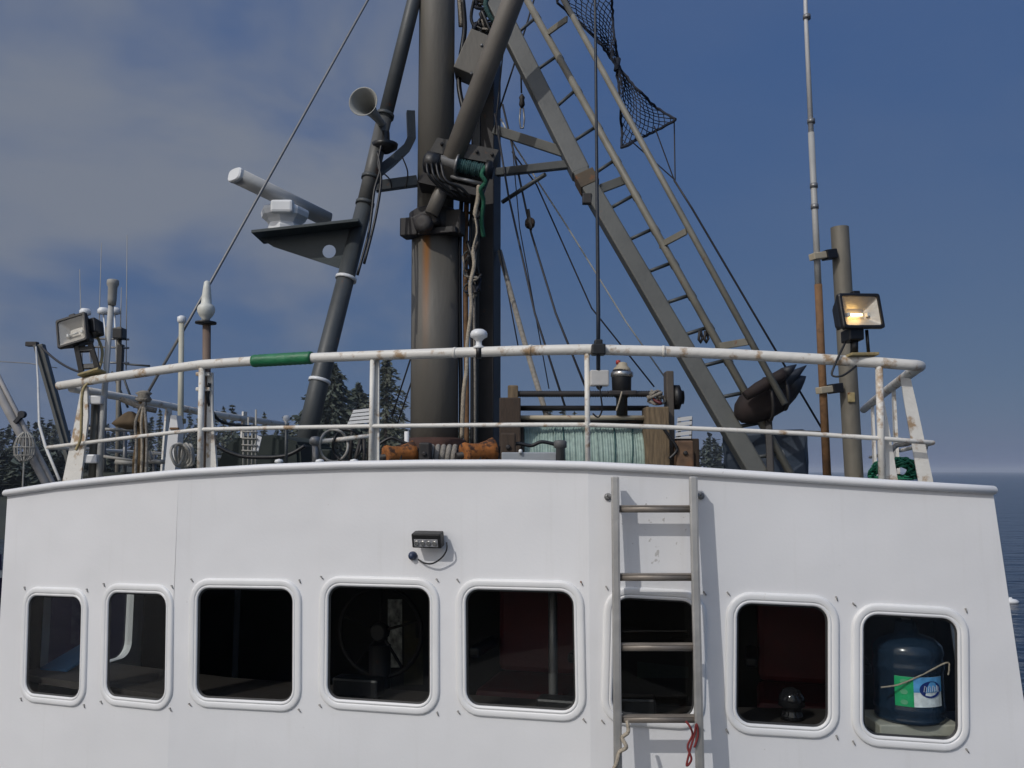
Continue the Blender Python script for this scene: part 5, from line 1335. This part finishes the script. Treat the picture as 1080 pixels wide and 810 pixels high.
t = thing('hanging_shackle', 'small dark shackle and hook hanging under the boom beam', 'shackle', P(551, 136, DM))
bm = B(); lathe(bm, P(550.5, 114, DM), UP, [(.01, 0), (.026, .03), (.02, .07), (.026, .09), (.008, .12)], 10); obj('swivel', bm, M_dark, t)
bm = B(); tube(bm, [P(549, 114, DM), P(548, 126, DM), P(549, 135, DM), P(552, 135, DM), P(553, 126, DM), P(552, 114, DM)], .008, 6); obj('hook', bm, M_steel, t)
t = thing('pulley_block', 'small brown pulley block hanging on the dark line above the reel', 'pulley', P(560, 240, DM))
bm = B(); lathe(bm, P(559, 234, DM - .04), Vector((0, 1, 0)), [(.02, 0), (.042, .01), (.032, .04), (.042, .07), (.02, .08)], 16); obj('sheave', bm, M_wood_dark, t)
bm = B(); beam(bm, P(557, 222, DM), P(560, 242, DM), .022, .09, Vector((1, 0, 0)), .003); obj('cheek', bm, M_dark, t)

# ================================================================== inside the wheelhouse
def inside(x, y, dep, pl=PL_C): return hit(x, y, pl, -dep)
# water jug behind the last window
dj = .178
jc = inside(957, 700, dj); jb = seam(jc, SILL)
t = thing('water_jug', 'blue plastic water jug with a printed label behind the rightmost window', 'jug', jb)
jx = lambda w: w * PX(jc.y)
jz = lambda y: inside(957, y, dj).z - SILL
bm = B(); lathe(bm, jb, UP, [(jx(31), .05), (jx(33.5), .058), (jx(33.5), jz(752)), (jx(32), jz(749)), (jx(34), jz(745)), (jx(34), jz(741)), (jx(33), jz(738)), (jx(33), jz(706)), (jx(34.5), jz(703)), (jx(34.5), jz(697)), (jx(32.5), jz(692)), (jx(34.5), jz(687)), (jx(33), jz(679)), (jx(26), jz(672)), (jx(12), jz(667)), (jx(10), jz(655))], 32)
mj = mat('blue_jug_plastic', (.014, .032, .06), .2, var=.1, bump=0); mj.node_tree.nodes['Principled BSDF'].inputs['Transmission Weight'].default_value = .25
obj('bottle', bm, mj, t)
def label_strip(a0, a1, y0, y1, m, nm, ex=.002):
    bm = B(); r = jx(33) + ex; z0, z1 = SILL + jz(y1), SILL + jz(y0); n_ = 10; vs = []
    for k in range(n_ + 1):
        an = R(a0 + (a1 - a0) * k / n_); x_, y_ = jb.x + r * math.sin(an), jb.y - r * math.cos(an)
        vs.append((bm.verts.new((x_, y_, z0)), bm.verts.new((x_, y_, z1))))
    for a, b in zip(vs, vs[1:]): bm.faces.new((a[0], b[0], b[1], a[1]))
    return obj(nm, bm, m, t)
label_strip(-46, 38, 706.5, 737, mat('label_white', (.72, .78, .80), .4, var=.25, scale=30), 'label')
label_strip(-46, -16, 706.5, 737, mat('label_green', (.012, .36, .13), .4, var=.2, scale=30), 'label_green_band', .003)
label_strip(-16, 38, 706.5, 722, mat('label_blue', (.10, .34, .66), .4, var=.25, scale=30), 'label_blue_band', .003)
def on_label(an, y, ex): 
    r = jx(33) + ex; return Vector((jb.x + r * math.sin(R(an)), jb.y - r * math.cos(R(an)), SILL + jz(y)))
bm = B(); bm.faces.new([bm.verts.new(on_label(13 + 20 * math.cos(q), 719 + 8.5 * math.sin(q), .0045)) for q in [2 * math.pi * i / 24 for i in range(24)]]); obj('label_oval', bm, mat('label_navy', (.01, .03, .17), .4), t)
for k in range(3):
    bm = B(); bm.faces.new([bm.verts.new(on_label(-31 + 6 * math.cos(q), 711.5 + 10.5 * k + 2.6 * math.sin(q), .0045)) for q in [2 * math.pi * i / 12 for i in range(12)]]); obj('label_dot', bm, mat('label_pale_green', (.12, .42, .22), .4), t)
for k in range(4):
    bm = B(); a = 0 + k * 7.5; tube(bm, [on_label(a, 721, .006), on_label(a + 1.5, 715, .006), on_label(a + 4.5, 716.5, .006), on_label(a + 4, 721.5, .006)], .0016, 4); obj('label_mark', bm, mat('label_mark_white', (.5, .55, .65), .4), t)
cord('cord', [inside(929, 725, .045), inside(948, 722, .036), inside(972, 712, .036), inside(998, 699, .04), inside(1001, 705, .04), inside(1000, 712, .04)], .0035, M_rope_cream, 'thin pale cord strung across the water jug')
bm = B(); c = inside(958, 772, .19); box(bm, seam(c, SILL + .026), .34, .24, .048, bev=.006); tag(obj('tray', bm, mat('pale_tray', (.42, .42, .36), .6), None, at=seam(c, SILL)), 'pale tray under the water jug on the window shelf', 'tray')
# steering wheel, chairs, monitors, dome compass
q = inside(835, 742, .30); qs = seam(q, SILL)
t = thing('compass', 'small dark dome compass behind the window right of the ladder', 'compass', qs)
bm = B(); lathe(bm, qs, UP, [(.05, 0), (.05, .02), (.04, .035), (.04, .05), (.058, .06), (.055, .10), (.035, .13), (.002, .14)], 18); obj('dome', bm, mat('glossy_black', (.012, .012, .014), .08, bump=0), t)
def chair(x, pl, dep, label, hh=.95):
    q = hit(x, 700, pl, -dep); q = seam(q, DECK + .03)
    t = thing('pilot_chair', label, 'chair', q, 'maroon chairs inside the wheelhouse')
    bm = B(); tube(bm, [q, q + UP * .45], .04, 10); lathe(bm, q, UP, [(.2, 0), (.2, .02), (.05, .04)], 14); obj('pedestal', bm, M_dark, t)
    bm = B(); box(bm, q + UP * .5, .5, .48, .1, LAT, AFT, UP, .035); obj('seat', bm, M_maroon, t)
    bm = B(); box(bm, q + UP * (.55 + hh * .3) + AFT * .22, .48, .09, hh * .6, LAT, AFT, UP, .035); obj('backrest', bm, M_maroon, t)
    for s in (-1, 1):
        bm = B(); box(bm, q + UP * .72 + LAT * s * .27, .06, .36, .05, LAT, AFT, UP, .015); obj('armrest', bm, M_black, t)
chair(560, PL_B, 1.0, 'maroon pilot chair behind the fifth window', 1.0)
chair(850, PL_C, .95, 'maroon pilot chair behind the window right of the ladder', 1.05)
q = seam(hit(400, 740, PL_B, -.75), DECK + .03)
t = thing('steering_wheel', 'dim steering wheel on a pedestal inside behind the fourth window', 'wheel', q)
bm = B(); tube(bm, [q, q + UP * .75], .06, 10); obj('pedestal', bm, M_dark, t)
wc = q + UP * .82 - AFT * .0
bm = B(); tube(bm, [wc + LAT * .24 * math.cos(a * math.pi / 14) + UP * .24 * math.sin(a * math.pi / 14) for a in range(29)], .013, 8, False); obj('rim', bm, M_interior, t)
for k in range(5):
    bm = B(); a = 2 * math.pi * k / 5 + .3; tube(bm, [wc, wc + LAT * .24 * math.cos(a) + UP * .24 * math.sin(a)], .008, 6); obj('spoke', bm, M_interior, t)
bm = B(); lathe(bm, wc - AFT * .04, AFT, [(.04, 0), (.05, .02), (.05, .06), (.03, .08)], 12); obj('hub', bm, M_dark, t)
for i, (x, y, pl, w, h, lb) in enumerate(((378, 735, PL_B, .24, .09, 'dark instrument box low behind the fourth window'), (665, 730, PL_C, .22, .08, 'dark instrument box behind the ladder window'), (590, 738, PL_B, .2, .06, 'dark instrument box in the lower corner of the fifth window'))):
    q = hit(x, y, pl, -.28); qs = seam(q, SILL); u_ = pl[1]; n_ = pl[2]
    t = thing('instrument', lb, 'instrument', qs, 'instruments on the window shelf')
    bm = B(); box(bm, qs + UP * (h / 2 + .01), w, .1, h, u_, n_, UP, .012); obj('case', bm, M_black, t)
    bm = B(); box(bm, qs + UP * (h / 2 + .01) - n_ * .052, w * .8, .004, h * .7, u_, n_, UP, .001); obj('screen', bm, mat('dark_screen', (.01, .015, .015), .1, bump=0), t)
    bm = B(); tube(bm, [qs + UP * .0, qs + UP * .02], .04, 8); obj('foot', bm, M_dark, t)
# poster / papers on the bulkhead seen through window four
bk0 = botL + AFT * dpt; bk1 = botR + AFT * (dpt - .6); bdir = (bk1 - bk0); bdir.z = 0; bdir.normalize(); bn_ = Vector((bdir.y, -bdir.x, 0))
if bn_.y > 0: bn_ = -bn_
def on_bulk(x, y, off=.012):
    n = bn_; p0 = bk0 + n * off; r = ray(x, y); return EYE + r * ((p0 - EYE).dot(n) / r.dot(n))
for x0, x1, y0, y1, m_, lb in ((409, 424, 632, 704, mat('pale_print', (.45, .46, .44), .5, var=.9, scale=22), 'narrow pale chart strip on the bulkhead behind the fourth window'),
                               (426, 446, 655, 722, mat('dim_print', (.055, .045, .02), .6, var=.5, scale=10), 'dim brownish notice on the bulkhead behind the fourth window'),
                               (672, 726, 650, 715, mat('dim_green', (.02, .035, .03), .5), 'dim green board on the bulkhead behind the ladder window')):
    bm = B(); prism(bm, [on_bulk(x0, y0), on_bulk(x1, y0), on_bulk(x1, y1), on_bulk(x0, y1)], -bn_ * .008); tag(obj('notice', bm, m_, None, at=on_bulk(x0, y1)), lb, 'notice')
# curtain pole and pipes
for x, pl, dep, m_, lb in ((583, PL_B, .5, M_steel, 'thin steel pole inside behind the fifth window'), (955, PL_C, .55, mat('pale_pipe', (.3, .3, .28), .5), 'pale pipe inside behind the water jug')):
    a = hit(x, 640, pl, -dep); bm = B(); tube(bm, [seam(a, DECK + .03), seam(a, ZC - .16)], .022, 8); tag(obj('cabin_pole', bm, m_, None, at=seam(a, DECK + .03)), lb, 'pole')
# blue folder on the port shelf
q = seam(hit(60, 730, PL_A, -.2), SILL); bm = B(); prism(bm, [q + LAT * -.12 + UP * .002, q + LAT * .06 + UP * .002, q + LAT * .14 + AFT * .22 + UP * .10, q + LAT * -.04 + AFT * .22 + UP * .10], UP * .012)
tag(obj('folder', bm, mat('blue_folder', (.03, .16, .32), .5), None, at=q), 'blue folder lying behind the leftmost window', 'folder')

# ================================================================== neighbour boat to port and booms
nb = thing('moored_boat', 'purple hulled boat with a tall antenna mast moored beyond the left side', 'boat', (-10.4, 9.0, 0))
nc = Vector((-10.4, 9.0, 0))
def np_(t, s, z): q = nc + AFT * t + LAT * s; return Vector((q.x, q.y, z))
secs = [(-6.5, .05, 5.3), (-4.5, 1.2, 5.1), (-1.5, 1.9, 4.85), (3, 2.0, 4.5), (8, 1.7, 4.4)]
bm = B()
for sg in (-1, 1):
    pts = [[np_(t_, sg * s * k, z) for k, z in ((.5, -.6), (.85, 1.5), (1, zt))] for t_, s, zt in secs]
    for a, b in zip(pts, pts[1:]):
        for k in range(2): bm.faces.new([bm.verts.new(v) for v in (a[k], b[k], b[k+1], a[k+1])])
obj('hull', bm, M_hullp, nb)
bm = B()
for a, b in zip(secs, secs[1:]): bm.faces.new([bm.verts.new(v) for v in (np_(a[0], -a[1], a[2] - .3), np_(a[0], a[1], a[2] - .3), np_(b[0], b[1], b[2] - .3), np_(b[0], -b[1], b[2] - .3))])
obj('deck', bm, M_deck, nb)
bm = B(); box(bm, np_(3.5, 0, 4.75), 2.4, 3.2, 1.2, LAT, AFT, UP, .05); cab = obj('cabin', bm, M_hullw, nb)
for s in (-.7, 0, .7):
    bm = B(); box(bm, np_(1.9, s, 5.0), .5, .03, .4, LAT, AFT, UP, .01); obj('window', bm, mat('dark_glass', (.01, .012, .015), .08, bump=0), cab)
dN = 15.5
bm = B(); b_ = P(127, 470, dN); tube(bm, [seam(b_, 5.0), P(126, 345, dN)], .045, 8); tube(bm, [seam(P(112, 470, dN), 5.0), P(113, 345, dN)], .03, 8); obj('antenna_mast', bm, M_galv, nb)
for y in (357, 366, 382):
    bm = B(); tube(bm, [P(100, y, dN), P(136, y + 1, dN)], .02, 6); obj('cross_bar', bm, M_steel, nb)
bm = B(); box(bm, P(126, 352, dN - .1), .18, .2, .2, bev=.02); box(bm, P(127, 378, dN), .1, .1, .5, bev=.01); obj('lamp_box', bm, M_black, nb)
for x, y in ((109, 327), (121, 327), (90, 328)):
    bm = B(); lathe(bm, P(x, y, dN), UP, [(.06, -.08), (.10, -.06), (.10, 0), (.07, .04), (.01, .05)], 14); tube(bm, [P(x, y, dN) - UP * .06, P(x + (6 if x < 115 else 2), 382, dN)], .014, 6); obj('dome', bm, M_grp, nb)
for (x0, y0, x1, y1) in ((84, 284, 87, 395), (107, 256, 103, 395), (134, 248, 133, 390), (128, 303, 127, 350)):
    bm = B(); tube(bm, [P(x1, y1, dN), P(x0, y0, dN)], [.010, .005], 6); obj('whip', bm, M_hose, nb)
for pts in (((132, 384), (158, 386)), ((128, 392), (142, 430)), ((118, 392), (135, 430)), ((123, 400), (128, 440))):
    bm = B(); tube(bm, [P(*p_, dN) for p_ in pts], .02, 6); obj('stay', bm, M_leg, nb)
# white boom with net bag
dB = 11.0
q = P(52, 512, dB)
t = thing('white_boom', 'pale slanting boom at the far left edge above the roof', 'boom', seam(P(75, 560, dB), P(75, 560, dB).z))
bm = B(); tube(bm, [P(75, 560, dB), P(-4, 408, dB), P(-60, 300, dB)], .055, 10); tube(bm, [P(80, 556, dB), P(4, 408, dB), P(-50, 300, dB)], .03, 8); obj('spar', bm, mat('boom_white', (.42, .40, .38), .5, var=.15), t)
bm = B(); beam(bm, P(16, 446, dB - .05), P(24, 437, dB - .05), .05, .05, UP, .005); lathe(bm, P(22, 437, dB - .08), Vector((0, 1, 0)), [(.045, 0), (.045, .06)], 12); obj('block', bm, M_floattip, t)
bm = B(); rr = random.Random(9)
c = P(26, 476, dB - .15)
for k in range(16):
    an = k / 16 * 2 * math.pi; pts = [c + Vector((math.cos(an) * r_, math.sin(an) * r_ * .6, z)) for r_, z in ((.03, .24), (.10, .17), (.135, .05), (.12, -.05), (.05, -.12))]
    tube(bm, pts, .007, 4)
for r_, z in ((.10, .17), (.135, .05), (.12, -.05)):
    tube(bm, [c + Vector((math.cos(a * math.pi / 8) * r_, math.sin(a * math.pi / 8) * r_ * .6, z)) for a in range(17)], .007, 4, False)
tag(obj('net_bag', bm, M_hose, None, at=c), 'pale net bag hanging under the white boom at the far left', 'net')
bm = B(); tube(bm, [c - UP * .12, c - UP * .75], .01, 5); tag(obj('bag_line', bm, M_hose, None, at=c - UP * .12), 'short pale line under the hanging net bag', 'line')
dG = 17.0
t = thing('grey_boom', 'dark grey slanting boom left of the unlit floodlight', 'boom', P(84, 505, dG))
bm = B(); beam(bm, P(84, 520, dG), P(42, 364, dG), .16, .14, Vector((1, 0, 0)), .01); beam(bm, P(76, 500, dG - .1), P(37, 364, dG - .1), .06, .06, Vector((1, 0, 0)), .005); obj('spar', bm, M_beam, t)
bm = B(); box(bm, P(34, 363, dG), .22, .12, .09, bev=.01); obj('head', bm, M_dark, t)
def bline(label, pts, r, m): line(label, pts, r, m)
bline('dark line from the grey boom head down to the unlit floodlight', catenary(P(42, 364, dG), P(104, 395, dN), .15), .022, M_wire)
bline('thin white line hanging from the grey boom head to the roof edge', [P(38, 366, 9), P(40, 400, 8), P(41.5, 448, 6), P(48, 471, 5.2), P(63, 507, 5.0)], .009, M_wirewhite)
bline('faint wire entering at the left edge level with the grey boom head', [P(-60, 378, 22), P(30, 383, 20), P(60, 388, 20)], .012, M_wiregrey)
# small white buoy on the water
q = P(1066, 636, 38); q = Vector((q.x * 6 / (6 - q.z + 1e-6) if False else q.x, q.y, 0)); r = ray(1066, 636); q = EYE + r * (-ZC / r.z)
bm = B(); lathe(bm, q - UP * .1, UP, [(.05, 0), (.2, .08), (.24, .2), (.16, .32), (.05, .36), (.04, .44)], 14); bmesh.ops.scale(bm, vec=(1.6, 1, .75), verts=bm.verts[:], space=Matrix.Translation(-q))
tag(obj('float_buoy', bm, M_grp, None, at=Vector((q.x, q.y, 0))), 'tiny white float on the dark sea at the right edge', 'buoy')

# ================================================================== thin sea haze
hm = bpy.data.materials.new('sea_haze'); hm.use_nodes = True
ht = hm.node_tree; ht.nodes.clear()
ho = ht.nodes.new('ShaderNodeOutputMaterial'); hv = ht.nodes.new('ShaderNodeVolumePrincipled')
hv.inputs['Color'].default_value = (0.70, 0.78, 0.92, 1); hv.inputs['Density'].default_value = 0.0003; hv.inputs['Anisotropy'].default_value = 0.0
ht.links.new(hv.outputs[0], ho.inputs['Volume'])
bm = B(); box(bm, (0, 0, 13.5), 2 * S + 200, 2 * S + 200, 30.0)
tag(obj('haze', bm, hm), 'thin blue sea haze over the water and shore', 'haze', kind='stuff')
